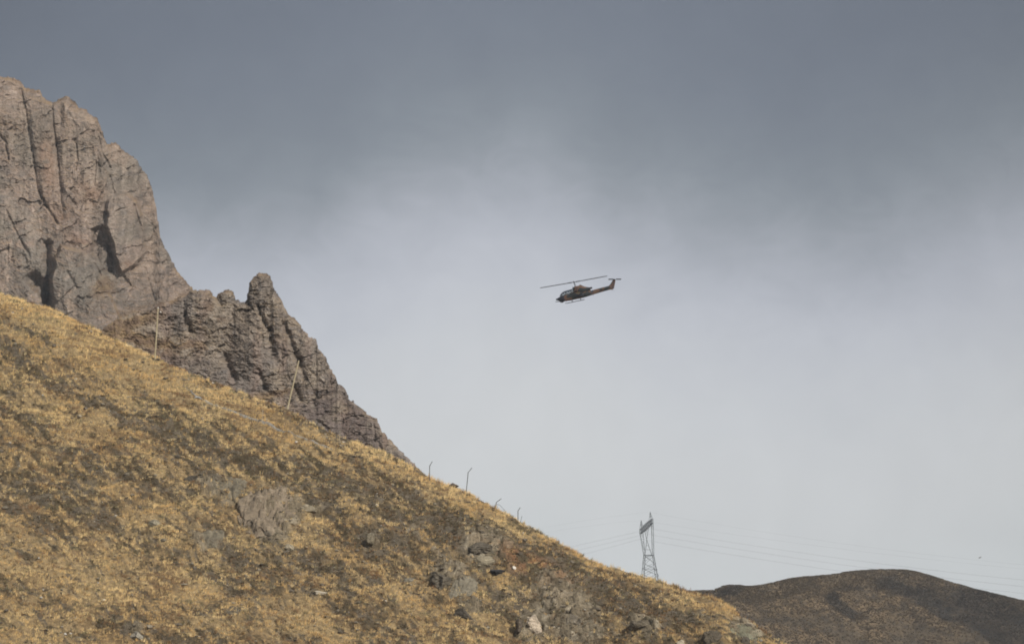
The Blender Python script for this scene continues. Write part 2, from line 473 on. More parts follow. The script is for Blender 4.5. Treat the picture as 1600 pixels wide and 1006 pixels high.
# ------------------------------------------------------------------ dry grass and scrub (uncountable)
def scatter(n, seed):
    r = np.random.RandomState(seed)
    x = r.uniform(-80, 44, n)
    yr, _ = ridge_at(x)
    w = r.uniform(-3, 86, n)
    return x, yr - w, w, r
def tufts(name, x, y, z, rad, hgt, nb, colr, r, width, mat, droop=0.0):
    """nb blades per tuft, each one a thin triangle bent outwards"""
    n = len(x)
    T = n * nb
    cx = np.repeat(x, nb); cy = np.repeat(y, nb); cz = np.repeat(z, nb)
    rd = np.repeat(rad, nb); hg = np.repeat(hgt, nb)
    an = r.uniform(0, 2 * math.pi, T); rr = np.sqrt(r.rand(T)) * rd
    bx = cx + rr * np.cos(an) * 0.75; by = cy + rr * np.sin(an) * 0.75
    hh = hg * r.uniform(0.55, 1.1, T)
    sp_ = rr * (0.5 + droop)
    tx = cx + (rr * 0.75 + sp_) * np.cos(an) + r.normal(0, .05, T) + 0.05; ty = cy + (rr * 0.75 + sp_) * np.sin(an) + r.normal(0, .05, T)
    tz = cz + hh
    ba = r.uniform(0, math.pi, T); wd = width * r.uniform(0.6, 1.4, T)
    dx = np.cos(ba) * wd; dy = np.sin(ba) * wd
    v = np.empty((T, 3, 3))
    v[:, 0] = np.stack([bx - dx, by - dy, cz - 0.12], -1)
    v[:, 1] = np.stack([bx + dx, by + dy, cz - 0.12], -1)
    v[:, 2] = np.stack([tx, ty, tz], -1)
    c = np.repeat(colr, nb, 0) * r.uniform(0.84, 1.14, (T, 1))
    c = np.repeat(c, 3, 0)
    me = mesh_np(name, v.reshape(-1, 3), np.arange(T * 3).reshape(-1, 3), False, c)
    return link(name, me, mat)
def lerp(a, b, t):
    return a * (1 - t) + b * t
x, y, w, r = scatter(150000, 5)
z, dk, rk, px, py = Hs(x, y)
pf = fbm(x / 5, z / 3, 31.0, 3)
zz_ = z + .28 * x
cl_ = sstep(-.25, .18, fbm(x / 2.6, zz_ / .55, 35.0, 4, .6))
patch = fbm(x / 3.4, zz_ / .8, 36.0, 4, .6)
keep = (r.rand(len(x)) < (1.0 - sstep(.30, .88, dk) * 0.76) * (1 - 0.85 * rk) * (.18 + .82 * cl_)) & (px > -60) & (px < 1320) & (py < 1060)
x, y, z, dk, pf, w, px, py, patch = [a[keep] for a in (x, y, z, dk, pf, w, px, py, patch)]
A = np.array([0.95, 0.74, 0.40]); B = np.array([0.80, 0.57, 0.28]); Cc = np.array([0.34, 0.215, 0.12]); Dd = np.array([0.30, 0.265, 0.16])
t1 = sstep(-.35, .35, pf + .7 * patch + r.normal(0, .10, len(x)))[:, None]
gc = lerp(A, B, t1)
k2 = (patch + r.normal(0, .08, len(x)) > .30 - .22 * sstep(.3, .7, dk))[:, None]
gc = np.where(k2, Cc * r.uniform(.7, 1.1, (len(x), 1)), gc)
k3 = (patch + r.normal(0, .08, len(x)) < -.38 + .28 * sstep(.35, .7, dk))[:, None]
gc = np.where(k3, Dd, gc)
tall = np.exp(-(w / 2.2) ** 2) * (r.rand(len(x)) < .25)
o = tufts('dry_grass', x, y, z, np.clip(r.lognormal(-1.6, .35, len(x)), .1, .5), np.clip(r.lognormal(-1.45, .4, len(x)), .1, .6) + .28 * tall, 8, gc, r, 0.030, M_grass)
tag(o, 'straw yellow dry grass tufts covering the near slope', 'grass', kind='stuff')
print('grass', len(x))
x, y, w, r = scatter(2600, 77)
z, dk, rk, px, py = Hs(x, y)
keep = (r.rand(len(x)) < .75 - .3 * rk) & (px > -60) & (px < 1320) & (py < 1060)
x, y, z, dk, w = [a[keep] for a in (x, y, z, dk, w)]
q = r.rand(len(x), 1)
tc = np.where(q < .5, np.array([.84, .68, .40]), np.where(q < .75, np.array([.50, .33, .15]), np.array([.20, .17, .09]))) * r.uniform(.7, 1.15, (len(x), 1))
o = tufts('tussock_grass', x, y, z, r.uniform(.2, .42, len(x)), r.uniform(.22, .45, len(x)), 18, tc, r, 0.045, M_grass, .15)
tag(o, 'taller tussocks of dry grass standing over the short grass of the near slope', 'grass', kind='stuff')
x, y, w, r = scatter(70000, 8)
z, dk, rk, px, py = Hs(x, y)
keep = (r.rand(len(x)) < sstep(.38, .88, dk) * .95 * (1 - 0.75 * rk) + 0.06) & (px > -60) & (px < 1320) & (py < 1060) & (w > 1.0)
x, y, z, dk = [a[keep] for a in (x, y, z, dk)]
E1 = np.array([0.115, 0.095, 0.060]); E2 = np.array([0.21, 0.14, 0.075]); E3 = np.array([0.22, 0.195, 0.135])
q = r.rand(len(x), 1)
sc_c = np.where(q < .45, E1, np.where(q < .75, E2, E3)) * r.uniform(.75, 1.25, (len(x), 1))
o = tufts('low_scrub', x, y, z, r.uniform(.14, .30, len(x)), r.uniform(.10, .22, len(x)), 10, sc_c, r, 0.05, M_grass, 0.2)
tag(o, 'low grey brown thorny scrub in dark patches over the near slope', 'scrub', kind='stuff')
print('scrub', len(x))

# ------------------------------------------------------------------ rocks
import bmesh
def ico(sub):
    bm = bmesh.new(); bmesh.ops.create_icosphere(bm, subdivisions=sub, radius=1.0)
    bm.verts.ensure_lookup_table()
    v = np.array([q.co[:] for q in bm.verts]); f = np.array([[q.index for q in p.verts] for p in bm.faces])
    bm.free()
    return v, f
ICO5, ICO1 = ico(6), ico(1)
PLATES = {1, 2, 4, 7, 14, 19, 20, 24, 26, 29, 30, 33}
def rock_verts(seed, size, cuts=14, rough=0.10, base=None, strata=0.0):
    r = np.random.RandomState(seed)
    v = (base or ICO5)[0].copy()
    for _ in range(cuts):                        # shear planes: clamp to random half spaces
        n = r.normal(size=3); n /= np.linalg.norm(n)
        d = r.uniform(0.45, 0.85)
        k = v @ n - d
        v -= np.clip(k, 0, None)[:, None] * n * 0.97
    if rough:
        o_ = r.uniform(0, 50, 3)
        nn = fbm(v[:, 0] * 2 + o_[0], v[:, 1] * 2 + o_[1], v[:, 2] * 2.4 + o_[2], 5, .55)
        v = v * (1 + rough * 2.0 * nn)[:, None]
        if strata:
            st = np.abs(((v[:, 2] * 4 + 0.6 * nn + v[:, 0] * .6) % 1.0) - .5) * 2
            v[:, :2] *= (1 - strata * sstep(.75, 1.0, st))[:, None]
    return v * np.array(size)
def rock(px, py, wpx, hpx, label, colr, seed, cuts=14, rough=0.10, sink=0.25, tilt=0.0, strata=0.0, name='boulder', cat='rock', group=None):
    p = on_slope(px, py + hpx * 0.35)
    mpp = p.y / F
    sx, sz = wpx * mpp / 2, hpx * mpp / 2
    rough = rough * 1.5 + .03; sink = min(.6, sink + .08)
    plate = seed in PLATES                       # slabs lie in the slope, thin along its normal
    if plate:
        v = rock_verts(seed, (1, 1, 1), cuts, rough * .6, None, strata * .3)
        kx, ky = v[:, 0] * 2.3 + seed, v[:, 1] * 2.8
        f1_, f2_, rr_, _, _ = voronoi(kx + .35 * fbm(kx * 2, ky * 2, seed, 3), ky + .35 * fbm(kx * 2, ky * 2, seed + 3, 3), seed)
        top = sstep(.0, .3, v[:, 2])
        v[:, 2] += top * (.55 * (rr_ - .5) - .5 * np.exp(-((f2_ - f1_) / .07) ** 2) + .35 * fbm(kx * 2.2, ky * 2.2, seed + 5, 4, .6))
        v = v * np.array([sx * 1.15, sz * 2.1, min(sx, sz) * .34])
        p = on_slope(px, py)
        ct_, st_ = math.cos(-tilt), math.sin(-tilt)
        v = np.stack([v[:, 0] * ct_ - v[:, 1] * st_, v[:, 0] * st_ + v[:, 1] * ct_, v[:, 2]], -1)
        gz = Hs(v[:, 0] + p.x, v[:, 1] + p.y)
        smooth_z = H0(v[:, 0] + p.x, v[:, 1] + p.y) + 1.5 * fbm((v[:, 0] + p.x) / 17, gz[0] * 1.9 / 17, 2.0, 3)
        v[:, 2] += gz[0] * .75 + (smooth_z - .25) * .25 - p.z      # the slab follows the slope it is bedded in
        sink, tilt = .5, 0.0
    else:
        v = rock_verts(seed, (sx * 1.15, max(sx, sz) * 0.9, sz * 1.2), cuts, rough, None, strata)
    c, s_ = math.cos(tilt), math.sin(tilt)
    v = np.stack([v[:, 0] * c + v[:, 2] * s_, v[:, 1], -v[:, 0] * s_ + v[:, 2] * c], -1)
    n = fbm(v[:, 0] / mpp / 9, v[:, 2] / mpp / 6, seed, 4)[:, None]
    cl = np.array(colr) * (1 + 0.45 * n)
    o = link(name, mesh_np(name, v, ICO5[1], True, cl), M_stone)
    o.location = (p.x, p.y + (0.25 * sx if not plate else 0), p.z + sz * (1 - 2 * sink) * 0.7 + 0.0)
    tag(o, label, cat, group)
    return o
G1, G2, G3, G4 = (0.165, 0.145, 0.108), (0.115, 0.10, 0.078), (0.30, 0.26, 0.19), (0.08, 0.07, 0.057)
rock(424, 795, 96, 88, 'broad pale grey rock slab, the largest outcrop on the grassy slope', (0.225, 0.183, 0.135), 1, 18, .22, .62, .15)
rock(352, 762, 56, 44, 'grey weathered rock just up the slope from the largest pale slab', G1, 2, 12, .18, .5, .3)
rock(296, 747, 26, 16, 'dark cracked rock with an overhanging edge above the grey weathered rock', G4, 3, 10, .12, .3)
rock(330, 842, 74, 30, 'low grey rock slab lying flat below the weathered rock', G1, 4, 14, .18, .55, .45)
rock(484, 794, 24, 14, 'small pale squared block right of the largest slab', G3, 5, 9, .05, .25, .3)
rock(452, 853, 20, 12, 'pale stone lying at the lower right foot of the largest slab', G3, 6, 10, .06, .25)
rock(553, 771, 22, 9, 'flat pale ledge stone in the dark scrub halfway up the slope', (0.33, .28, .19), 7, 9, .06, .3)
rock(580, 842, 15, 22, 'narrow upright dark rock standing alone in the brown scrub', (.19, .165, .12), 8, 9, .08, .3)
rock(752, 853, 36, 26, 'rounded dark grey boulder above the black hollow', G2, 9, 12, .10, .35, 0, .1)
rock(757, 876, 30, 20, 'buff layered rock step directly above the black hollow', (.27, .235, .17), 10, 10, .06, .35, 0, .15)
rock(776, 892, 34, 10, 'rock coloured black for the shade of the hollow beneath the buff step', (.045, .045, .048), 11, 12, .12, .35)  # near-black colour stands in for the shadow in the hollow
rock(804, 887, 8, 6, 'small white stone at the right end of the black hollow', (.62, .58, .52), 12, 8, .05, .2)
rock(692, 898, 30, 40, 'tall dark jagged rock left of the black hollow', G2, 13, 12, .16, .35, -.3, .1)
rock(722, 925, 44, 40, 'brown grey rock slab sloping down below the jagged rock', (.19, .17, .13), 14, 14, .12, .45, .7)
rock(724, 957, 30, 18, 'dark pointed boulder in yellow grass near the lower edge', G4, 15, 9, .08, .3, .3)
rock(832, 975, 24, 32, 'whitish blocky rock standing at the foot of the slope', (.46, .39, .31), 16, 12, .12, .25, 0, .12)
rock(812, 972, 12, 28, 'dark brown upright rock against the left of the whitish block', (.11, .09, .07), 17, 12, .12, .3)
rock(708, 757, 16, 11, 'dark brown boulder on the skyline between two bent fence posts', (.12, .10, .085), 18, 10, .06, .2)
rock(875, 935, 54, 24, 'layered tan outcrop above and right of the whitish block', (.24, .20, .145), 19, 12, .08, .4, .1, .2)
rock(905, 972, 50, 24, 'grey brown layered outcrop right of the whitish block', (.19, .165, .13), 20, 12, .10, .4, .1, .2)
rock(1000, 970, 34, 20, 'rounded dull brown rock in the rocky lower right slope', (.14, .12, .09), 21, 14, .08, .4)
rock(1062, 1002, 16, 14, 'pale rounded stone at the bottom edge in the lower right slope', (.33, .29, .22), 22, 10, .06, .25)
rock(1112, 993, 24, 26, 'dark brown craggy rock at the bottom edge near the slope end', (.10, .085, .065), 23, 12, .16, .35)
rock(1170, 985, 54, 26, 'long grey green slab on the slope end beside the far hill', (.17, .165, .12), 24, 13, .09, .45, .55)
rock(1165, 1000, 16, 16, 'small dark rock below the long slab at the slope end', G4, 25, 11, .12, .35)
rock(484, 652, 44, 15, 'grey rocks poking through grass below the foot of the leaning pole', (.17, .155, .11), 26, 14, .16, .45)
rock(215, 992, 30, 16, 'light grey stone at the bottom edge left of centre', (.27, .25, .21), 27, 12, .08, .35, .3)
rock(240, 815, 18, 12, 'small greenish grey stone left of the low flat slab', (.22, .20, .15), 28, 11, .06, .35, .3)
rock(316, 921, 28, 12, 'brown rock slab tilted in the grass below the low flat slab', (.17, .145, .11), 29, 10, .09, .35, .4)
rock(366, 948, 40, 20, 'furrowed dark brown outcrop near the bottom, left of centre', (.13, .115, .09), 30, 12, .14, .4, .4)
rock(138, 507, 16, 7, 'small brown stone in the bright grass at the upper left skyline', (.17, .14, .10), 31, 9, .06, .3)
rock(310, 621, 13, 6, 'blue grey flat stone at the upper end of the gravel track', (.28, .29, .30), 32, 9, .05, .3)
rock(700, 700 + 130, 26, 12, 'low brown rock in the burnt looking scrub below the fence', (.13, .11, .085), 33, 12, .12, .4)
rock(500, 925, 22, 8, 'flat whitish stone in yellow grass near the bottom centre left', (.40, .36, .29), 34, 9, .06, .35)
rock(640, 905, 20, 9, 'flat grey stone in yellow grass left of the jagged rock', (.2, .185, .15), 35, 9, .06, .35)

# loose stones (scree), uncountable
x, y, w, r = scatter(26000, 15)
z, dk, rk, px, py = Hs(x, y)
keep = (r.rand(len(x)) < 0.22 + 0.5 * rk + .2 * dk) & (px > -60) & (px < 1320) & (py < 1060) & (w > 1.2)
x, y, z, rk = [a[keep] for a in (x, y, z, rk)]
n = len(x)
bv, bf = ICO1
sz = np.clip(r.lognormal(-2.35, .55, n), .03, .42)
V = bv[None] * (1 + r.uniform(-.3, .3, (n, len(bv), 1))) * (sz[:, None] * np.stack([r.uniform(.8, 1.5, n), r.uniform(.7, 1.2, n), r.uniform(.4, .8, n)], -1))[:, None, :]
th = r.uniform(0, 6.28, n); cth, sth = np.cos(th)[:, None], np.sin(th)[:, None]
V = np.stack([V[..., 0] * cth - V[..., 1] * sth, V[..., 0] * sth + V[..., 1] * cth, V[..., 2]], -1) + np.stack([x, y, z + sz * .15], -1)[:, None, :]
FF = bf[None] + (np.arange(n) * len(bv))[:, None, None]
tone = r.rand(n, 1)
cs = np.where(tone < .06, np.array([.55, .52, .47]), np.where(tone < .45, np.array([.25, .22, .17]), np.array([.14, .12, .095]))) * r.uniform(.7, 1.2, (n, 1))
o = link('loose_stones', mesh_np('loose_stones', V.reshape(-1, 3), FF.reshape(-1, 3), False, np.repeat(cs, len(bv), 0)), M_stone)
tag(o, 'small loose stones and scree scattered over the near slope', 'stones', kind='stuff')
print('stones', n)

# ------------------------------------------------------------------ gravel track across the slope
tp = [(286, 603), (306, 620), (326, 630), (345, 637), (385, 652), (420, 662), (455, 676), (490, 690), (520, 703)]
tw = [0.0, .14, .16, .0, .15, .15, .0, .08, 0.0]
pp = [on_slope(*p) for p in tp]
pos = np.array([p[:] for p in pp])
t_ = np.linspace(0, len(tp) - 1, 160)
cxy = np.stack([np.interp(t_, range(len(tp)), pos[:, i]) for i in range(2)], -1)
cw = np.interp(t_, range(len(tp)), tw) * (1 + .35 * fbm(t_ * 1.7, t_ * 0, 3.0, 3))
rows = []
for k_ in (-1, -.5, 0, .5, 1):
    yy = cxy[:, 1] + k_ * cw * 2.2
    rows.append(np.stack([cxy[:, 0], yy, Hs(cxy[:, 0], yy)[0] + (0.12 if abs(k_) < 1 else -.2)], -1))
tv = np.array(rows)
link_o = link('path', mesh_np('path', tv.reshape(-1, 3), grid_faces(5, 160), True), M_path)
tag(link_o, 'thin grey gravel track crossing the upper slope', 'path', kind='structure')

# ================================================================== CLIFFS
def rock_sheet(name, crest, base_py, Yc, lean, cols, rows, rnd, features, palette, mat, label, seed, grass=None, back=60.0, amp=1.0, vert=1.0, jag=1.2, fine=None):
    """A rock mass: a front face sculpted in depth under the crest line and a back that falls away behind it."""
    cp = np.array(crest, float)
    x0_ = fine if fine is not None else cp[0, 0]
    px = np.linspace(x0_, cp[-1, 0], cols)
    if fine is not None:
        px = np.concatenate([np.linspace(cp[0, 0], x0_, 130)[:-1], px])
    cols = len(px)
    cr = np.interp(px, cp[:, 0], cp[:, 1])
    # broken skyline
    f1, f2, rr, ox, oy = voronoi(px / 7.0, px * 0 + seed, seed)
    cr = cr + jag * (rr - .5) * 2.2 + jag * 1.1 * fbm(px / 3.0, px * 0, seed, 3)
    bp = np.interp(px, [p[0] for p in base_py], [p[1] for p in base_py])
    bp = np.maximum(bp, cr + 3)
    v = np.linspace(0, 1, rows) ** 1.12
    PX = np.tile(px, (rows, 1)); PY = cr[None] + (bp - cr)[None] * v[:, None]
    YC = np.interp(px, [p[0] for p in Yc], [p[1] for p in Yc])[None] + 0 * PY
    mpp = YC / F
    pu = np.arange(cp[0, 0], cp[-1, 0], .5); kw = 181
    crs = np.convolve(np.pad(np.interp(pu, cp[:, 0], cp[:, 1]), kw // 2, mode='reflect', reflect_type='odd'), np.hanning(kw) / np.hanning(kw).sum(), 'valid')
    crs = np.interp(px, pu, crs)
    dz = (PY - crs[None]) * mpp
    d = segdist(PX, PY, list(zip(cp[:, 0], cp[:, 1])))          # px to the outline
    R = rnd
    dd = np.clip(d / R, 0, 1)
    Yv = YC - lean * dz + R * mpp * 0.9 * (1 - np.sqrt(1 - (1 - dd) ** 2)) 
    # coordinates in photograph pixels so that both masses share one scale of detail
    wx = 9 * fbm(PX / 34, PY / 34, seed + 1, 3); wy = 9 * fbm(PX / 34, PY / 34, seed + 2, 3)
    U_, V_ = PX + wx, PY + wy
    W2 = 3.2 * fbm(PX / 8, PY / 8, seed + 31, 4, .6)
    disp = 7.0 * fbm(U_ / 60, V_ / 80, seed + 3, 3)
    disp += vert * 5.0 * ridged(U_ / 30, V_ / 130, seed + 4, 4)
    f1, f2, r1, ox, oy = voronoi((U_ + W2) / 24 + V_ * .008, (V_ + W2) / 32, seed + 5)
    disp += 4.2 * (r1 - .5) - 3.4 * ox - 1.5 * oy
    g1, g2, r2, ox2, oy2 = voronoi((U_ + W2) / 8.5, (V_ + W2 * .6) / 6.0 - U_ * .01, seed + 6)
    disp += ((2.6 + 1.6 * (vert < 1)) * (r2 - .5) - 1.6 * ox2 + 1.3 * oy2) * (.55 + .9 * sstep(-.3, .3, fbm(PX / 40, PY / 40, seed + 33, 2)))
    h1, h2, r3, ox3, oy3 = voronoi((U_ + W2) / 4.2, (V_ + W2 * .4) / 2.1, seed + 7)
    disp += 1.15 * (r3 - .5) + .5 * oy3
    kf = 1.0 if vert < 1 else .62
    disp += kf * (3.0 * ridged(PX / 16 + W2 * .1, PY / (11 if vert < 1 else 20), seed + 32, 4) + 1.8 * fbm(PX / 5.5, PY / (2.4 if vert < 1 else 3.4), seed + 8, 5, .68))
    disp *= amp
    fcol = {}
    for kind, a, b, c in features:
        if kind == 'crack':                       # polyline, width, depth
            q = segdist(PX + wx * .12 + W2 * .45, PY + wy * .12, a)
            disp -= c * np.exp(-(q / b) ** 2)
        elif kind == 'bulge':                     # polygon, edge width, height
            q = sdf(PX + wx * .5 + W2 * .5, PY + wy * .5 + W2 * .4, a)
            disp += c * sstep(-b * .5, b, q)
        elif kind == 'dome':
            disp += .75 * c * np.sqrt(np.clip(1 - ((PX + wx * .8 + W2 - a[0]) / a[2]) ** 2 - ((PY + wy * .8 + W2 - a[1]) / a[3]) ** 2, 0, 1)) * (1 + 0 * b)
    disp *= sstep(0, 4, d) * .7 + .3
    Yv = Yv - disp * mpp
    edge = sstep(26, 3, d)
    front = at(PX + edge * jag * 2.0 * fbm(PX / 6, PY / 3.4, seed + 41, 3, .6), PY + edge * jag * 1.2 * fbm(PX / 4, PY / 5, seed + 42, 3, .6), Yv)
    # back
    nb = 26
    tb = np.linspace(0, 1, nb)[::-1][:-1]
    top = front[0]
    bx = top[None, :, 0] + 0 * tb[:, None]; by = top[None, :, 1] + back * tb[:, None] ** 1.3
    bz = top[None, :, 2] - (top[None, :, 2] + 2) * tb[:, None] ** 1.15
    bz = bz + fbm(bx / 6, by / 6, seed, 4) * 2.0 * np.minimum(1, tb[:, None] * 6)
    bk = np.stack([bx, by, bz], -1)
    bot = front[-1]; ns = 24
    tk = np.linspace(0, 1, ns + 1)[1:, None]      # talus foot down to the valley floor
    sz_ = bot[None, :, 2] * (1 - tk) - 3 * tk
    sk = np.stack([bot[None, :, 0] + 0 * tk, bot[None, :, 1] - (bot[None, :, 2] - sz_) * .35 + 2.5 * fbm(bot[None, :, 0] / 9 + 0 * tk, sz_ / 6, seed + 60, 3) * np.minimum(1, tk * 5), sz_], -1)
    vv = np.concatenate([bk, front, sk], 0)
    # rock colours
    n1 = fbm(U_ / 55, V_ / 40, seed + 20, 4)[..., None]; n2 = fbm(U_ / 12, V_ / 7, seed + 21, 4)[..., None]; n3 = fbm(U_ / 20, V_ / 60, seed + 22, 3)[..., None]
    c = lerp(np.array(palette[0]), np.array(palette[1]), sstep(-.35, .35, n1))
    c = lerp(c, np.array(palette[2]), sstep(.05, .45, n2) * .6)
    c = lerp(c, np.array(palette[3]), sstep(.05, .5, n3) * .55)
    c = c * (0.80 + .22 * r2[..., None] + .22 * r3[..., None]) * (1 + .35 * fbm(PX / 4, PY / 1.8, seed + 23, 4, .65)[..., None])
    st_ = fbm(U_ / 5.5, V_ / 70, seed + 24, 4, .6)[..., None]
    c = c * (1 + .35 * vert * st_)
    for kind, a, b, cc_ in features:
        if kind == 'tint':
            m = sum(gauss(PX, PY, *g_) for g_ in a)
            m = (np.clip(m, 0, 1) * sstep(-.25, .25, n2[..., 0] + .15))[..., None] * b
            c = lerp(c, np.array(cc_), m)
    # dry grass on the flatter ledges
    gy = np.gradient(Yv, axis=0) / (np.gradient(PY, axis=0) * mpp + 1e-6)     # change of depth per metre down: ledges are strongly negative
    led = sstep(0.9, 2.4, -gy) * sstep(-.25, .2, n1[..., 0] + (0 if grass is None else grass[0]))
    if grass is not None:
        gm = sum(g_[5] * gauss(PX, PY, *g_[:5]) for g_ in grass[1])
        led = np.clip(led * .8 + np.clip(gm, 0, 1) * sstep(-.35, .15, n2[..., 0] + gm - .6), 0, 1)
    led = led[..., None]
    gcol = lerp(np.array([0.25, 0.175, 0.095]), np.array([0.17, 0.115, 0.075]), sstep(-.3, .3, n2))
    c = lerp(c, gcol, led * .85)
    cb = np.repeat(c[:1], nb - 1, 0)
    cols_ = np.concatenate([cb, c, np.repeat(c[-1:], ns, 0)], 0)
    me = mesh_np(name, vv.reshape(-1, 3), grid_faces(vv.shape[0], cols)[:, ::-1], True, cols_.reshape(-1, 3))
    o = link(name, me, mat)
    tag(o, label, 'cliff', kind='structure')
    return o

CL = [(-1100, 700), (-800, 420), (-560, 230), (-420, 150), (-300, 120), (-200, 128), (-90, 104), (-40, 112), (0, 119), (22, 123), (35, 130), (38, 138), (52, 140), (62, 140), (66, 150), (78, 159), (90, 158), (98, 153), (105, 150), (112, 156),
      (122, 167), (133, 170), (140, 177), (152, 186), (157, 198), (162, 213), (168, 226), (174, 224), (182, 224), (192, 235), (205, 244),
      (215, 252), (222, 262), (230, 275), (236, 290), (240, 305), (243, 322), (246, 345), (250, 368), (258, 390), (268, 405), (278, 425),
      (290, 438), (298, 447), (306, 462), (330, 500), (370, 560)]
cl_feat = [('crack', [(33, 140), (38, 165), (46, 215), (52, 245), (58, 295), (70, 320), (90, 350)], 1.8, 6.5),
           ('crack', [(81, 160), (83, 190), (88, 230), (94, 290), (97, 325)], 1.6, 5.0),
           ('crack', [(-5, 205), (8, 222), (14, 250)], 1.8, 6.0),
           ('crack', [(118, 225), (121, 250), (119, 265)], 1.5, 4.0), ('crack', [(150, 200), (160, 240), (172, 262)], 2.0, 4.5),
           ('crack', [(210, 322), (218, 350), (226, 375), (230, 395)], 3.4, 11.0), ('crack', [(228, 405), (220, 413), (197, 425)], 1.3, 3.0),
           ('crack', [(227, 420), (235, 450), (242, 470)], 2.0, 6.0), ('crack', [(74, 382), (74, 420), (74, 470)], 5.0, 22.0),
           ('crack', [(150, 250), (148, 290)], 1.5, 4.0), ('crack', [(170, 275), (178, 300), (174, 330)], 2.6, 6.0),
           ('crack', [(10, 330), (30, 372), (46, 400)], 2.0, 5.0), ('crack', [(190, 430), (205, 450)], 3.0, 6.0), ('crack', [(105, 425), (120, 450)], 2.5, 5.0),
           ('crack', [(52, 436), (66, 452), (74, 470)], 11.0, 34.0),
           ('bulge', [(166, 318), (176, 304), (198, 300), (214, 312), (226, 345), (231, 395), (216, 410), (200, 422), (188, 430), (182, 405), (176, 380), (164, 352)], 5.0, 28.0),
           ('bulge', [(144, 358), (160, 352), (170, 378), (182, 400), (180, 428), (164, 428), (150, 408), (142, 395)], 5.0, -20.0),
           ('bulge', [(86, 400), (96, 384), (130, 392), (150, 420), (170, 450), (190, 500), (150, 530), (86, 500), (80, 440)], 4.0, 24.0),
           ('bulge', [(196, 424), (230, 402), (262, 404), (300, 446), (310, 500), (230, 500), (200, 460)], 7.0, 2.0),
           ('bulge', [(100, 160), (150, 190), (165, 240), (160, 290), (120, 320), (97, 300), (90, 220)], 5.0, 5.0),
           ('bulge', [(40, 150), (78, 165), (90, 300), (66, 320), (54, 240)], 4.0, 4.0),
           ('tint', [(78, 275, 12, 45, 0), (140, 300, 28, 16, 20), (95, 340, 22, 20, 0), (122, 380, 24, 14, 20), (70, 240, 12, 24, 0), (200, 415, 12, 8, 0)], .65, (0.24, .145, .10)),
           ('tint', [(30, 350, 60, 50, 0), (110, 440, 60, 40, 30), (60, 400, 40, 30, 0)], .5, (0.225, .207, .18)),
           ('tint', [(120, 240, 60, 80, 0), (20, 200, 40, 60, 0)], .4, (0.29, .24, .19)), ('tint', [(60, 460, 110, 50, 10), (190, 480, 90, 60, 0)], .6, (0.135, .122, .108))]
rock_sheet('cliff', CL, [(-1100, 720), (-90, 560), (100, 560), (200, 600), (370, 640)], [(-90, 1250), (160, 1265), (250, 1290), (370, 1350)], 0.42, 780, 760, 30, cl_feat,
           [(0.190, .163, .138), (0.255, .203, .174), (0.115, .104, .098), (0.29, .225, .18)], M_rockA,
           'tall brown grey rock cliff rising out of frame at the left, cracked vertically', 3,
           grass=(0.0, [(160, 448, 22, 26, 30, .9), (235, 490, 70, 14, -8, 1.0), (285, 465, 30, 10, -20, .7)]), back=420, amp=1.0, vert=1.3, jag=1.3, fine=-90)

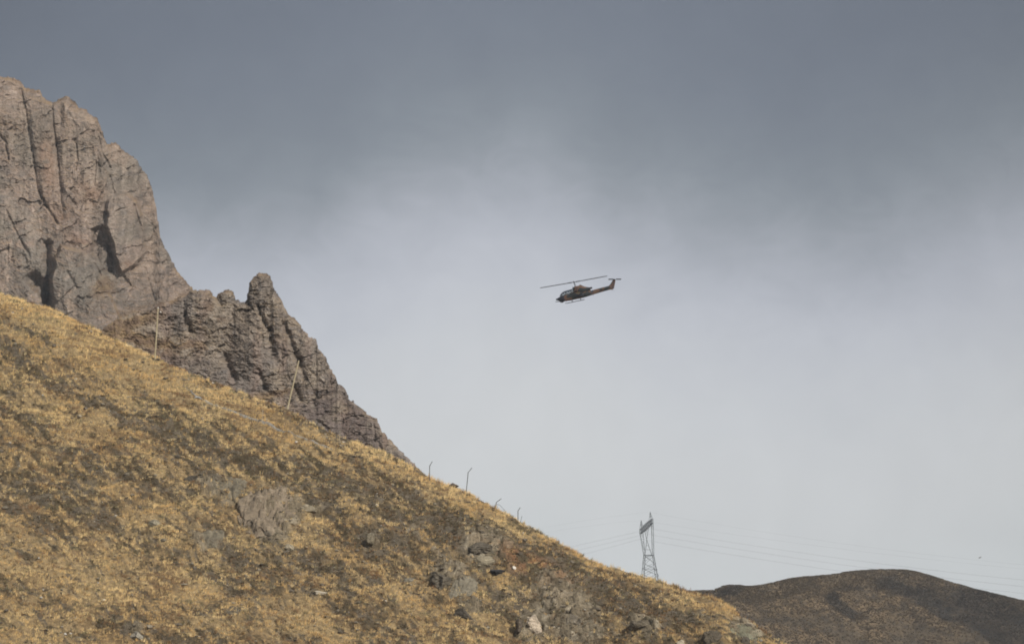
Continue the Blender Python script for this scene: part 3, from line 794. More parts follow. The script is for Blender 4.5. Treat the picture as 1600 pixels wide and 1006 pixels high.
SPR = [(-40, 680), (60, 590), (150, 520), (180, 500), (205, 488), (240, 478), (270, 468), (290, 462), (297, 455), (304, 453), (312, 452), (320, 453), (326, 453), (332, 460), (338, 465),
       (341, 459), (346, 455), (352, 453), (362, 454), (366, 460), (368, 469), (376, 471), (384, 472), (386, 462), (388, 455), (389, 443), (396, 432), (405, 427), (415, 427),
       (422, 431), (425, 441), (427, 450), (432, 458), (440, 470), (450, 490), (462, 500), (474, 515), (483, 525), (494, 530), (497, 545), (505, 553), (513, 570),
       (524, 588), (527, 598), (538, 605), (545, 622), (560, 635), (575, 648), (588, 653), (597, 674), (611, 689), (624, 703), (638, 715), (650, 727), (680, 760), (760, 850)]
sp_feat = [('crack', [(444, 508), (453, 530), (460, 552), (466, 570)], 5.0, 15.0), ('crack', [(420, 515), (423, 535), (428, 560)], 5.5, 13.0),
           ('crack', [(351, 556), (356, 575), (366, 594)], 5.0, 12.0), ('crack', [(404, 578), (409, 592), (415, 606)], 4.0, 9.0),
           ('crack', [(288, 466), (286, 485), (290, 500), (298, 516)], 4.5, 10.0), ('crack', [(403, 476), (407, 490), (414, 508)], 3.0, 9.0),
           ('crack', [(388, 452), (400, 447)], 1.6, 3.0), ('crack', [(405, 450), (425, 448)], 1.5, 3.0), ('crack', [(470, 562), (475, 590)], 5.0, 9.0),
           ('crack', [(460, 605), (470, 625)], 4.0, 8.0), ('crack', [(495, 612), (490, 630)], 3.0, 6.0), ('crack', [(583, 655), (586, 690)], 1.6, 6.0),
           ('crack', [(562, 650), (585, 655)], 1.3, 4.0), ('crack', [(560, 665), (586, 668)], 1.3, 4.0), ('crack', [(590, 690), (598, 705)], 2.0, 5.0),
           ('crack', [(338, 466), (345, 478)], 2.0, 4.0), ('crack', [(368, 470), (362, 490), (366, 505)], 2.5, 4.0), ('crack', [(240, 525), (244, 545)], 5.0, 6.0),
           ('crack', [(500, 660), (512, 672)], 3.0, 6.0), ('crack', [(526, 600), (520, 612)], 2.0, 5.0),
           ('dome', (386, 552, 30, 42), 0, 13.0), ('dome', (428, 592, 22, 22), 0, 8.0), ('dome', (314, 490, 26, 32), 0, 9.0), ('dome', (406, 450, 24, 30), 0, 8.0),
           ('dome', (435, 490, 22, 36), 0, 8.0), ('dome', (478, 545, 16, 30), 0, 7.0), ('dome', (355, 468, 14, 14), 0, 5.0), ('dome', (500, 568, 18, 20), 0, 6.0),
           ('dome', (565, 665, 30, 26), 0, 6.0), ('dome', (452, 560, 12, 36), 0, 5.0),
           ('tint', [(460, 560, 10, 22, 0), (386, 552, 26, 30, 0), (395, 505, 40, 20, 0)], .4, (0.27, .22, .175)),
           ('tint', [(560, 660, 60, 40, 40), (500, 640, 40, 30, 0), (260, 560, 60, 20, 20)], .5, (0.165, .125, .115))]
rock_sheet('rock_ridge', SPR, [(-40, 700), (60, 640), (150, 600), (300, 640), (450, 700), (560, 760), (680, 830), (760, 880)], [(150, 695), (240, 703), (300, 708), (410, 716), (520, 716), (680, 722)], 0.50, 1150, 620, 22, sp_feat,
           [(0.185, .16, .143), (0.27, .232, .195), (0.108, .102, .102), (0.24, .182, .155)], M_rockB,
           'jagged brown rock ridge with a blunt rock spire stepping down behind the grass slope', 40,
           grass=(-0.05, [(215, 500, 60, 12, -10, 1.0), (200, 525, 60, 14, 10, .9), (265, 470, 26, 8, -18, .9), (300, 538, 50, 10, 5, .8), (335, 480, 22, 8, 0, .6), (430, 615, 40, 8, -10, .9),
                           (350, 500, 24, 6, 0, .5), (250, 545, 60, 12, 20, .5), (380, 620, 40, 8, 10, .7)]), back=70, amp=1.15, vert=.6, jag=1.2, fine=150)

# ================================================================== FAR HILL
FH = [(100, 1120), (400, 1040), (700, 968), (850, 945), (1000, 928), (1060, 925), (1100, 923), (1118, 922), (1128, 916), (1145, 914), (1170, 917), (1200, 912), (1240, 903), (1290, 899), (1330, 893), (1370, 890),
      (1412, 890), (1440, 895), (1470, 905), (1510, 917), (1550, 927), (1600, 939), (1700, 962), (1900, 1010), (2300, 1110)]
fp = np.array(FH, float)
fpx = np.linspace(100, 2300, 1200)
fpy = np.interp(fpx, fp[:, 0], fp[:, 1])
fpy = np.convolve(np.pad(fpy, 4, mode='edge'), kr, 'valid')
f_Y = np.interp(fpx, [700, 1000, 1130, 1400, 1900], [1830, 1815, 1800, 1950, 1900])
fw = at(fpx, fpy, f_Y)
nyf = 460
gx = np.concatenate([np.linspace(fw[0, 0], 70, 120)[:-1], np.linspace(70, 290, 900), np.linspace(290, fw[-1, 0], 110)[1:]])
nxf = len(gx)
yr = np.interp(gx, fw[:, 0], fw[:, 1]); zr = np.interp(gx, fw[:, 0], fw[:, 2])
wl2 = np.concatenate([np.linspace(-300, -6, 30), np.linspace(-5, 30, 90), np.linspace(30.3, 330, nyf - 120)])
X, Wd = np.meshgrid(gx, wl2, indexing='xy')
Y = yr[None] - Wd
q = np.sqrt(Wd ** 2 + 36) - 6
Z = np.where(Wd > 0, zr[None] - .46 * q, zr[None] - .38 * q)
PX, PY = proj(X, Y, Z)
fade = sstep(0, 25, Wd)
gully = 0
for line, wd_, dp in [([(1425, 893), (1450, 915), (1480, 945), (1540, 975), (1600, 1010)], 20, 5.0), ([(1290, 915), (1315, 940), (1335, 955)], 11, 3.5), ([(1560, 945), (1600, 985), (1620, 1010)], 24, 4)]:
    gully = gully - dp * np.exp(-(segdist(PX, PY, line) / wd_) ** 2)
Z = Z + fade * (gully + 3.0 * fbm(X / 45, Z / 25, 50.0, 4)) + 0.5 * fbm(X / 5, Z / 3, 51.0, 4) * (0.4 + .6 * fade)
knob = gauss(PX, PY, 1140, 925, 22, 12, -20)
Z = Z + 1.6 * knob * ridged(X / 5, Z / 3, 52.0, 4) * (.3 + .7 * fade)
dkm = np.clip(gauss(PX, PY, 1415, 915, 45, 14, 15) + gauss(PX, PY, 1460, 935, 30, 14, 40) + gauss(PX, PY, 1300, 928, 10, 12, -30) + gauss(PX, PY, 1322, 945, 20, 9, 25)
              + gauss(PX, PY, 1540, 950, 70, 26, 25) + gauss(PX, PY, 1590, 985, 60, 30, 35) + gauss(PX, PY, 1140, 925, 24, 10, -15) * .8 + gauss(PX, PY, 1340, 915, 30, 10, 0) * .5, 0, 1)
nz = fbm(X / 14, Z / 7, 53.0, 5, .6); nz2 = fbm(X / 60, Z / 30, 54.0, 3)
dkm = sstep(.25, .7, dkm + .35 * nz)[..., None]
c = lerp(np.array([.100, .078, .052]), np.array([.165, .120, .072]), sstep(-.3, .3, nz[..., None] + .4 * nz2[..., None]))  # scrub browns darkened to carry the cloud shade lying on this hill
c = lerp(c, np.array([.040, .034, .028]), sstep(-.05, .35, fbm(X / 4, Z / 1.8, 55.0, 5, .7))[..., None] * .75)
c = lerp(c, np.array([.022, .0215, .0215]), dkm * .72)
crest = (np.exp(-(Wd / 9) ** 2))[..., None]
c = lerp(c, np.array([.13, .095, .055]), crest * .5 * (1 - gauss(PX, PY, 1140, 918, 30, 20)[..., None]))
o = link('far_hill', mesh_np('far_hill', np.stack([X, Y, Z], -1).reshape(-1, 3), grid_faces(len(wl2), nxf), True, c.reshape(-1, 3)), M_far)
tag(o, 'rounded brown hill coloured darker for cloud shade, with dark scrub patches, far away at the lower right', 'hill', kind='structure')

r = np.random.RandomState(99)
ii = r.randint(30, len(wl2), 110000); jj = r.randint(0, nxf, 110000)
m = (r.rand(len(ii)) < .35 + .9 * sstep(-.2, .3, nz[ii, jj])) & (PX[ii, jj] > 1040) & (PX[ii, jj] < 1630) & (PY[ii, jj] < 1030)
ii, jj = ii[m], jj[m]
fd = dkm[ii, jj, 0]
x, y, z = X[ii, jj] + r.uniform(-.3, .3, len(ii)), Y[ii, jj], Z[ii, jj] + .1
q = r.rand(len(ii), 1)
tc = np.where(q < .45, np.array([.090, .070, .047]), np.where(q < .8, np.array([.135, .102, .062]), np.array([.165, .126, .076]))) * r.uniform(.7, 1.2, (len(ii), 1))  # bush colours kept near the hill's, its painted cloud shade included
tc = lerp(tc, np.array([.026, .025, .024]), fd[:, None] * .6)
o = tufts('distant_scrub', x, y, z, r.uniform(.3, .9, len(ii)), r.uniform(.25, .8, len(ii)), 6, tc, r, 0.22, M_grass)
tag(o, 'brown scrub bushes dotted over the far hill', 'scrub', kind='stuff')

# ================================================================== bars, tubes
def tube_between(bm, a, b, r0, r1=None, n=8):
    a = Vector(a); b = Vector(b); r1 = r0 if r1 is None else r1
    d = (b - a).normalized()
    s = d.orthogonal().normalized(); t = d.cross(s)
    ra, rb = [], []
    for k in range(n):
        an = 2 * math.pi * k / n
        o = s * math.cos(an) + t * math.sin(an)
        ra.append(bm.verts.new(a + o * r0)); rb.append(bm.verts.new(b + o * r1))
    for k in range(n):
        bm.faces.new((ra[k], ra[(k + 1) % n], rb[(k + 1) % n], rb[k]))
    bm.faces.new(ra[::-1]); bm.faces.new(rb)
def bend_tube(bm, pts, rad, n=8):
    for a, b in zip(pts[:-1], pts[1:]):
        tube_between(bm, a, b, rad, n=n)
    for p in pts[1:-1]:
        bmesh.ops.create_icosphere(bm, subdivisions=2, radius=rad * 1.02, matrix=Matrix.Translation(p))
def boxm(bm, c, s, rot=None):
    m = Matrix.Translation(c) @ (rot if rot is not None else Matrix.Identity(4)) @ Matrix.Diagonal((*s, 1))
    bmesh.ops.create_cube(bm, size=1.0, matrix=m)
def bmobj(name, bm, mat, parent=None, smooth=False):
    me = bpy.data.meshes.new(name)
    bmesh.ops.recalc_face_normals(bm, faces=bm.faces[:])
    bm.to_mesh(me); bm.free()
    if smooth:
        for p in me.polygons: p.use_smooth = True
    return link(name, me, mat, parent)

# ------------------------------------------------------------------ utility poles
def utility_pole(top, foot, label, bracket, rad):
    f = on_slope(*foot)
    mpp = f.y / F
    t = P(top[0], top[1], f.y)
    root = empty('utility_pole', f)
    tag(root, label, 'pole', 'timber poles on the crest')
    b = bmesh.new()
    d = (t - f)
    tube_between(b, -d.normalized() * .6, d * .97, rad * 1.15, rad * .85, 12)
    tube_between(b, d * .97, d, rad * .85, rad * .55, 12)
    bmobj('shaft', b, M_pole, root, False)
    if bracket:
        b = bmesh.new()
        q = d * .90
        tube_between(b, q, q + Vector((.38, -.02, .02)), .03, n=6)
        tube_between(b, q + Vector((.05, -.02, -.35)), q + Vector((.34, -.02, 0)), .025, n=6)
        bmobj('bracket', b, M_rust, root)
        b = bmesh.new()
        e = q + Vector((.38, -.02, .0))
        for k, rr in enumerate((.09, .12, .09, .05)):
            tube_between(b, e + Vector((0, 0, .02 + k * .055)), e + Vector((0, 0, .07 + k * .055)), rr, rr * .8, 12)
        bmobj('insulator', b, M_porc, root, True)
        b = bmesh.new()
        tube_between(b, d * .99, d + Vector((0, 0, .10)), .09, .05, 10)
        bmobj('pole_cap', b, M_porc, root)
    return root
utility_pole((247, 481), (242, 562), 'upright timber utility pole with a white insulator, in front of the big cliff', True, .10)
utility_pole((467, 563), (449, 631), 'bare timber pole leaning to the right in front of the rock ridge', False, .10)

# ------------------------------------------------------------------ fence posts on the skyline
def fence_post(pts, label, rad=.05, name='fence_post', mat=None, group='fence posts along the skyline'):
    f = on_slope(*pts[0])
    root = empty(name, f)
    tag(root, label, 'fence post', group)
    q = [P(p[0], p[1], f.y) - f for p in pts[1:]]
    q = [Vector((0, 0, -.4))] + q
    b = bmesh.new(); tube_between(b, q[0], q[1], rad, n=8); bmesh.ops.create_icosphere(b, subdivisions=2, radius=rad * 1.02, matrix=Matrix.Translation(q[1]))
    bmobj('post', b, mat or M_rust, root)
    if len(q) > 2:
        b = bmesh.new(); tube_between(b, q[1], q[2], rad * .9, rad * .8, n=8)
        for k in (.35, .65, .95):
            c = q[1].lerp(q[2], k)
            boxm(b, c, (.06, .06, .03))
        bmobj('angled_arm', b, mat or M_rust, root)
    return root
fence_post([(671, 752), (671.3, 728), (675.5, 720.5)], 'bent steel fence post highest on the skyline, left of the dark boulder')
fence_post([(728, 766), (731.5, 738), (737.5, 730.5)], 'tall bent steel fence post just right of the dark boulder on the skyline')
fence_post([(774, 794), (775.5, 784.5), (783.5, 778.5)], 'short bent fence post with a loop of loose wire at its foot')
fence_post([(809.5, 813), (809.3, 798), (813, 792.5)], 'bent fence post lowest on the skyline')
fence_post([(812, 814), (815.5, 806)], 'short broken stake leaning beside the lowest fence post', .028, name='stake')
M_stake = material('pale_wood_stake', (.50, .45, .36), rough=.85, var=[(3, .2, U)])
fence_post([(410, 658), (410.5, 640)], 'thin pale stake standing in grass below the leaning pole', .025, 'stake', M_stake, 'pale stakes on the upper slope')
fence_post([(531, 692), (531, 672)], 'thin pale stake in grass below the rock ridge', .022, 'stake', M_stake, 'pale stakes on the upper slope')
# loop of wire
f = on_slope(780, 797)
b = bmesh.new()
ring = [P(772, 791, f.y), P(775, 786.5, f.y), P(779, 787, f.y + .3), P(783, 791, f.y + .4), P(787, 797, f.y + .3)]
for k_ in range(3):
    bend_tube(b, [p_ - f + Vector((.1 * k_, .25 * k_, -.06 * k_)) for p_ in ring], .009, 5)
o = bmobj('wire_coil', b, M_rust); o.location = f
tag(o, 'sagging loop of loose wire hanging between posts on the skyline', 'wire')

# ================================================================== TRANSMISSION TOWER
TY = 1800.0
tm = TY / F
TO = P(1016.5, 901, TY)
tower = empty('transmission_tower', TO - Vector((0, 0, 9)))
tag(tower, 'grey steel lattice power pylon with two peaks standing beyond the slope', 'pylon')
OFF = Vector((0, 0, 9))
def tp_(cx_, cy_, dy=0.0):
    """crop pixel (9.14 per photo pixel) to the tower's own metres"""
    return Vector(((cx_ - 242) / 9.14 * tm, dy, (970 - cy_) / 9.14 * tm)) + OFF
LEG, BR = .17, .085
def bars(name, segs, parent=tower, mat=M_galv):
    b = bmesh.new()
    for a, c, rr in segs:
        tube_between(b, a, c, rr, n=4)
    return bmobj(name, b, mat, parent)
phi = math.radians(32)
def corner(r, z, k, cx_=0.0):
    a = phi + k * math.pi / 2
    return Vector((cx_ + r * math.cos(a), r * math.sin(a), z))
zw = tp_(242, 660).z
zb = 0.0
def rad_at(z):
    return 3.1 + (4.95 - 3.1) * (zw - z) / (zw - 9)
def cx_at(z):
    return (218 - 242) / 9.14 * tm * max(0, min(1, (z - 9) / (zw - 9)))
lv = [0, 3.6, 6.8, 9.9, 12.8, 15.6, zw]
for k in range(4):
    bars('tower_leg', [(corner(rad_at(0), -1.0, k), corner(rad_at(zw), zw, k, cx_at(zw)), LEG)])
segs = []
for i in range(len(lv) - 1):
    for k in range(4):
        z0, z1 = lv[i], lv[i + 1]
        a0, a1 = corner(rad_at(z0), z0, k, cx_at(z0)), corner(rad_at(z1), z1, k, cx_at(z1))
        b0, b1 = corner(rad_at(z0), z0, k + 1, cx_at(z0)), corner(rad_at(z1), z1, k + 1, cx_at(z1))
        segs += [(a0, b1, BR), (b0, a1, BR)]
        if i % 2 == 1:
            segs += [(a1, b1, BR * .9)]
bars('body_bracing', segs)
wc = [corner(3.1, zw, k, cx_at(zw)) for k in range(4)]      # k0 right-far, k1 left-far(back), k2 left-near, k3 right-near
bars('waist_frame', [(wc[k], wc[(k + 1) % 4], LEG * .9) for k in range(4)])
# bridge beam: runs from the lower left end (further away) to the upper right end
BL = tp_(104, 315, 4.5); BRt = tp_(268, 180, -4.5)
bd = (BRt - BL).normalized()
side_v = Vector((.55, .8, 0)).normalized(); up_v = Vector((0, 0, 1))
def bcorner(t, i):
    s_ = (-1, 1, 1, -1)[i]; u_ = (-1, -1, 1, 1)[i]
    h_ = (1.05 + .5 * math.sin(t * math.pi)) 
    return BL.lerp(BRt, t) + side_v * s_ * .75 + up_v * u_ * h_ * .9
segs = []
N = 9
for i in range(4):
    for k in range(N):
        segs.append((bcorner(k / N, i), bcorner((k + 1) / N, i), .10))
        segs.append((bcorner(k / N, i), bcorner((k + 1) / N, (i + 1) % 4), .065))
        segs.append((bcorner(k / N, (i + 1) % 4), bcorner((k + 1) / N, i), .065))
for k in (0, N):
    for i in range(4):
        segs.append((bcorner(k / N, i), bcorner(k / N, (i + 1) % 4), .10))
for k in range(1, N):
    for i in range(4):
        segs.append((bcorner(k / N, i), bcorner(k / N, (i + 1) % 4), .07))
bars('bridge_beam', segs)
def lattice_arm(a0, a1, b0, b1, n=7):
    """two chords a0-a1 and b0-b1 laced together"""
    sg = [(a0, a1, LEG * .85), (b0, b1, LEG * .85)]
    for k in range(n):
        p, q_ = a0.lerp(a1, k / n), b0.lerp(b1, k / n); p2, q2 = a0.lerp(a1, (k + 1) / n), b0.lerp(b1, (k + 1) / n)
        sg.append((p, q2, BR * .8) if k % 2 else (q_, p2, BR * .8))
        sg.append((p2, q2, BR * .7))
    return sg
bars('fork_arm', lattice_arm(wc[2], bcorner(.03, 0), wc[1], bcorner(.15, 1)) + [(tp_(125, 450, 2), tp_(150, 585, 0), BR)])
bars('fork_arm', lattice_arm(wc[3], bcorner(.97, 0), wc[0], bcorner(1.0, 1)))
bars('inner_brace', [(wc[2] + Vector((.7, 0, 0)), tp_(190, 440, 0), LEG * .9), (wc[3] - Vector((.3, 0, 0)), tp_(190, 440, 0), LEG * .9),
                     (tp_(190, 440, 0), bcorner(.42, 0), LEG * .8), (tp_(190, 440, 0), bcorner(.60, 1), LEG * .8),
                     (tp_(165, 580, 0), tp_(246, 580, 0), BR), (tp_(175, 520, 0), tp_(215, 520, 0), BR), (tp_(150, 700, 0), tp_(262, 655, 0), BR * 1.3)])
for top, t in (((115, 150), .06), ((238, 48), .86)):
    ap = tp_(*top, BL.lerp(BRt, t).y)
    sg = [(ap, bcorner(max(0, t - .09), 3), .10), (ap, bcorner(min(1, t + .12), 3), .10), (ap, bcorner(max(0, t - .09), 2), .10), (ap, bcorner(min(1, t + .12), 2), .10)]
    m1 = [s_[0].lerp(s_[1], .55) for s_ in sg]
    sg += [(m1[0], m1[1], .06), (m1[2], m1[3], .06), (m1[0], m1[2], .06), (m1[1], m1[3], .06)]
    bars('earth_wire_peak', sg)
ins_pts = []
for (ax, ay, t) in ((100, 445, .04), (200, 395, .5), (283, 330, .96)):
    hang = BL.lerp(BRt, t) + Vector((0, 0, -1.0))
    end = hang + Vector((0, 0, -2.6))
    b = bmesh.new()
    tube_between(b, hang, end, .05, n=6)
    for k in range(12):
        c = hang.lerp(end, (k + .5) / 12)
        tube_between(b, c, c + Vector((0, 0, -.07)), .06, .16, 10)
    bmobj('insulator_string', b, M_glassins, tower)
    ins_pts.append(end)

# ------------------------------------------------------------------ conductors
def cable(pts, label, rad, grp='conductors slung from the pylon'):
    xs = np.array([p[0] for p in pts], float); ys = np.array([p[1] for p in pts], float); Ys = np.array([p[2] for p in pts], float)
    # one smooth sag per span: quadratic on each side of the tower
    out = []
    for lo, hi in ((0, 3), (2, len(pts))):
        s_ = slice(lo, hi)
        cf = np.polyfit(xs[s_], ys[s_], 2)
        xx = np.linspace(xs[s_][0], xs[s_][-1], 40)
        for q_ in xx:
            if lo and q_ <= xs[2]: continue
            out.append(P(q_, np.polyval(cf, q_), np.interp(q_, xs, Ys)))
    b = bmesh.new()
    for p_, q_ in zip(out[:-1], out[1:]):
        tube_between(b, p_, q_, rad, n=5)
    o = bmobj('power_cable', b, M_wire)
    tag(o, label, 'cable', grp)
def wpt(v):
    w_ = tower.location + v
    px_, py_ = proj(w_.x, w_.y, w_.z)
    return (float(px_), float(py_), w_.y)
A0, A1, A2 = [wpt(v) for v in ins_pts]
cable([(690, 898, 2350), (905, 851, 1980), A2, (1227, 860, 1780), (1600, 905.5, 1700), (1900, 930, 1650)], 'upper of the three pylon conductors', .030)
cable([(690, 903, 2350), (912, 857, 1980), A1, (1163, 860, 1780), (1600, 915.5, 1700), (1900, 942, 1650)], 'middle one of the three pylon conductors', .030)
cable([(690, 910, 2350), (925, 862, 1980), A0, (1110, 862, 1780), (1600, 926, 1700), (1900, 952, 1650)], 'lowest of the three pylon conductors', .030)
pk1, pk2 = wpt(tp_(115, 150, 4)), wpt(tp_(238, 48, -4))
cable([(690, 866, 2350), (900, 824, 1980), pk1, (1227, 846, 1780), (1600, 888, 1700), (1900, 912, 1650)], 'thin earth wire from the lower left pylon peak', .014, 'earth wires on the pylon peaks')
cable([(690, 860, 2350), (900, 815, 1980), pk2, (1227, 838, 1780), (1600, 880, 1700), (1900, 905, 1650)], 'thin earth wire from the upper right pylon peak', .014, 'earth wires on the pylon peaks')

# ================================================================== HELICOPTER
HY = 790.0
heli = empty('helicopter', P(905, 455.5, HY), (0, 0, 0))
tag(heli, 'camouflaged two-seat attack helicopter flying nose down to the left', 'helicopter')
# own axes: x from nose to tail, z up; pitched nose down, slightly turned
S_ = 1.0
heli.rotation_euler = (math.radians(8), -math.radians(11.5), math.radians(-5))
NOSE = Vector((5.25, 0, 0.62))                    # subtract: puts the origin under the mast
def hv(x, y, z):
    return Vector((x, y, z)) - NOSE
def camo():
    m = bpy.data.materials.new('camouflage_paint'); m.use_nodes = True
    nt = m.node_tree; b = nt.nodes['Principled BSDF']
    tc = nt.nodes.new('ShaderNodeTexCoord')
    mp = nt.nodes.new('ShaderNodeMapping'); mp.inputs['Scale'].default_value = (.55, .5, .8); mp.inputs['Location'].default_value = (3.1, 0.4, 0.2)
    n = nt.nodes.new('ShaderNodeTexNoise'); n.inputs['Scale'].default_value = 1.15; n.inputs['Detail'].default_value = 1.5; n.inputs['Distortion'].default_value = .6
    r_ = nt.nodes.new('ShaderNodeValToRGB'); r_.color_ramp.interpolation = 'CONSTANT'
    e = r_.color_ramp.elements
    e[0].position = 0; e[0].color = (.011, .016, .019, 1)
    e[1].position = .565; e[1].color = (.15, .062, .034, 1)
    k = e.new(.60); k.color = (.06, .075, .035, 1)
    k = e.new(.625); k.color = (.12, .058, .042, 1)
    k = e.new(.70); k.color = (.018, .025, .04, 1)
    nt.links.new(tc.outputs['Object'], mp.inputs[0]); nt.links.new(mp.outputs[0], n.inputs['Vector']); nt.links.new(n.outputs[0], r_.inputs[0])
    nt.links.new(r_.outputs[0], b.inputs['Base Color'])
    b.inputs['Roughness'].default_value = .6
    return m
M_camo = camo()
M_hdark = material('dark_blue_black_paint', (.022, .026, .038), rough=.5)
M_rotor = material('rotor_blade_black', (.03, .031, .036), rough=.5)
M_exh = material('sooty_exhaust', (.05, .045, .05), rough=.6, metal=.5)
M_seat = material('cockpit_black', (.02, .02, .022), rough=.8)
def glassmat():
    m = bpy.data.materials.new('canopy_glass'); m.use_nodes = True
    nt = m.node_tree; nt.nodes.clear()
    o_ = nt.nodes.new('ShaderNodeOutputMaterial'); t = nt.nodes.new('ShaderNodeBsdfTransparent'); t.inputs[0].default_value = (.66, .70, .72, 1)
    g_ = nt.nodes.new('ShaderNodeBsdfGlossy'); g_.inputs['Roughness'].default_value = .05; g_.inputs[0].default_value = (.9, .9, .9, 1)
    x_ = nt.nodes.new('ShaderNodeMixShader'); x_.inputs[0].default_value = .22
    nt.links.new(t.outputs[0], x_.inputs[1]); nt.links.new(g_.outputs[0], x_.inputs[2]); nt.links.new(x_.outputs[0], o_.inputs[0])
    return m
M_cglass = glassmat()
def loft(stations, n=24, power=2.6):
    """stations: x, top, bottom, half width, [y centre]"""
    xs = np.array([s_[0] for s_ in stations], float)
    dense = np.unique(np.concatenate([xs, np.linspace(xs[0], xs[-1], 60)]))
    bm = bmesh.new(); rings = []
    for x_ in dense:
        top = np.interp(x_, xs, [s_[1] for s_ in stations]); bot = np.interp(x_, xs, [s_[2] for s_ in stations]); hw = np.interp(x_, xs, [s_[3] for s_ in stations])
        cy_ = np.interp(x_, xs, [s_[4] if len(s_) > 4 else 0 for s_ in stations])
        zc, hh = (top + bot) / 2, (top - bot) / 2
        rg = []
        for k in range(n):
            a = 2 * math.pi * k / n
            ca, sa = math.cos(a), math.sin(a)
            rg.append(bm.verts.new(hv(x_, cy_ + hw * math.copysign(abs(ca) ** (2 / power), ca), zc + hh * math.copysign(abs(sa) ** (2 / power), sa))))
        rings.append(rg)
    for a, c_ in zip(rings[:-1], rings[1:]):
        for k in range(n):
            bm.faces.new((a[k], a[(k + 1) % n], c_[(k + 1) % n], c_[k]))
    bm.faces.new(rings[0][::-1]); bm.faces.new(rings[-1])
    return bm
bmobj('nose_section', loft([(.10, .09, -.24, .20), (.5, .27, -.45, .36), (.9, .39, -.61, .44), (1.4, .45, -.77, .48), (1.75, .46, -.82, .485), (1.9, .40, -.78, .42)]), M_hdark, heli, True)
bmobj('fuselage', loft([(0, .03, -.12, .08), (.15, .10, -.25, .2), (.5, .24, -.42, .34), (.9, .36, -.58, .42), (1.4, .42, -.74, .46), (2.1, .46, -.86, .48), (3.0, .55, -.90, .50), (3.7, .8, -.90, .52),
                        (4.4, 1.1, -.90, .52), (5.6, 1.0, -.90, .50), (6.6, .62, -.84, .45), (7.4, .36, -.76, .38), (8.0, .28, -.68, .33)]), M_camo, heli, True)
bmobj('tail_boom', loft([(7.9, .28, -.69, .33), (9, .36, -.60, .29), (10.4, .42, -.48, .24), (11.8, .46, -.40, .18), (12.5, .40, -.44, .11), (12.9, .2, -.3, .04)]), M_camo, heli, True)
nose = bmobj('nose_sight', loft([(-.12, .06, -.16, .10), (0, .12, -.24, .19), (.25, .16, -.30, .24), (.5, .10, -.28, .2)], 20), M_hdark, heli, True)
cowl = bmobj('engine_cowling', loft([(3.95, 1.3, .6, .25), (4.15, 1.82, .4, .36), (4.6, 1.93, .2, .48), (5.3, 1.90, .1, .55), (6.0, 1.74, .1, .56), (6.6, 1.46, .1, .52), (7.4, 1.12, .2, .42), (7.75, .98, .3, .30)]), M_camo, heli, True)
b = bmesh.new(); tube_between(b, hv(5.5, 0, 1.7), hv(5.75, 0, 1.98), .22, .10, 12); tube_between(b, hv(5.75, 0, 1.98), hv(6.4, 0, 1.4), .10, .16, 12)
bmobj('cowling_fairing', b, M_camo, heli)
b = bmesh.new(); tube_between(b, hv(4.0, 0, 1.5), hv(4.05, 0, 2.02), .07, .03, 8); bmobj('wire_cutter', b, M_camo, heli)
for s_ in (-1, 1):
    b = bmesh.new()
    tube_between(b, hv(7.2, s_ * .24, .82), hv(8.15, s_ * .30, .84), .22, .19, 16)
    tube_between(b, hv(8.15, s_ * .30, .84), hv(8.2, s_ * .30, .84), .20, .17, 16)
    bmobj('exhaust_pipe', b, M_exh, heli, False)
    b = bmesh.new()
    tube_between(b, hv(4.3, s_ * .52, .95), hv(4.9, s_ * .6, .95), .24, .26, 14)
    bmobj('air_intake', b, M_camo, heli)
# canopy: framed glazing over two seats in line
can_st = [(.85, .40, .2, .22), (1.2, .90, .3, .33), (1.6, 1.18, .35, .39), (2.2, 1.34, .4, .42), (3.0, 1.38, .45, .43), (3.6, 1.42, .5, .42), (4.15, 1.52, .6, .36)]
can = bmobj('canopy', loft(can_st, 24, 2.3), M_cglass, heli, True)
b = bmesh.new()
def can_ring(x_):
    xs = [q_[0] for q_ in can_st]
    top, bot, hw = [float(np.interp(x_, xs, [q_[i] for q_ in can_st])) for i in (1, 2, 3)]
    zc, hh = (top + bot) / 2, (top - bot) / 2
    pts_ = []
    for k in range(0, 17):
        a = math.pi * k / 16
        ca, sa = math.cos(a), math.sin(a)
        pts_.append(hv(x_, 1.01 * hw * math.copysign(abs(ca) ** (2 / 2.3), ca), zc + 1.01 * hh * abs(sa) ** (2 / 2.3)))
    return pts_
for x_ in (1.15, 1.75, 2.35, 2.95, 3.45, 4.0):
    pr = can_ring(x_)
    for a, c_ in zip(pr[:-1], pr[1:]):
        tube_between(b, a, c_, .085, n=6)
for k in (3, 13, 8):
    prev = None
    for x_ in np.linspace(.9, 4.1, 14):
        q_ = can_ring(float(x_))[k]
        if prev is not None: tube_between(b, prev, q_, .055, n=6)
        prev = q_
bmobj('canopy_frame', b, M_hdark, can)
for x_, z_ in ((2.05, .45), (3.35, .62)):
    b = bmesh.new()
    boxm(b, hv(x_, 0, z_), (.5, .46, .18)); boxm(b, hv(x_ + .26, 0, z_ + .28), (.14, .44, .62)); boxm(b, hv(x_ + .22, 0, z_ + .58), (.16, .22, .16))
    bmesh.ops.bevel(b, geom=b.edges[:], offset=.03, segments=2, affect='EDGES')
    bmobj('seat', b, M_seat, can)
for c_, q_ in (((1.35, 0, .48), (.3, .4, .26)), ((2.62, 0, .62), (.2, .5, .4))):
    b = bmesh.new(); boxm(b, hv(*c_), q_); bmobj('instrument_panel', b, M_seat, can)
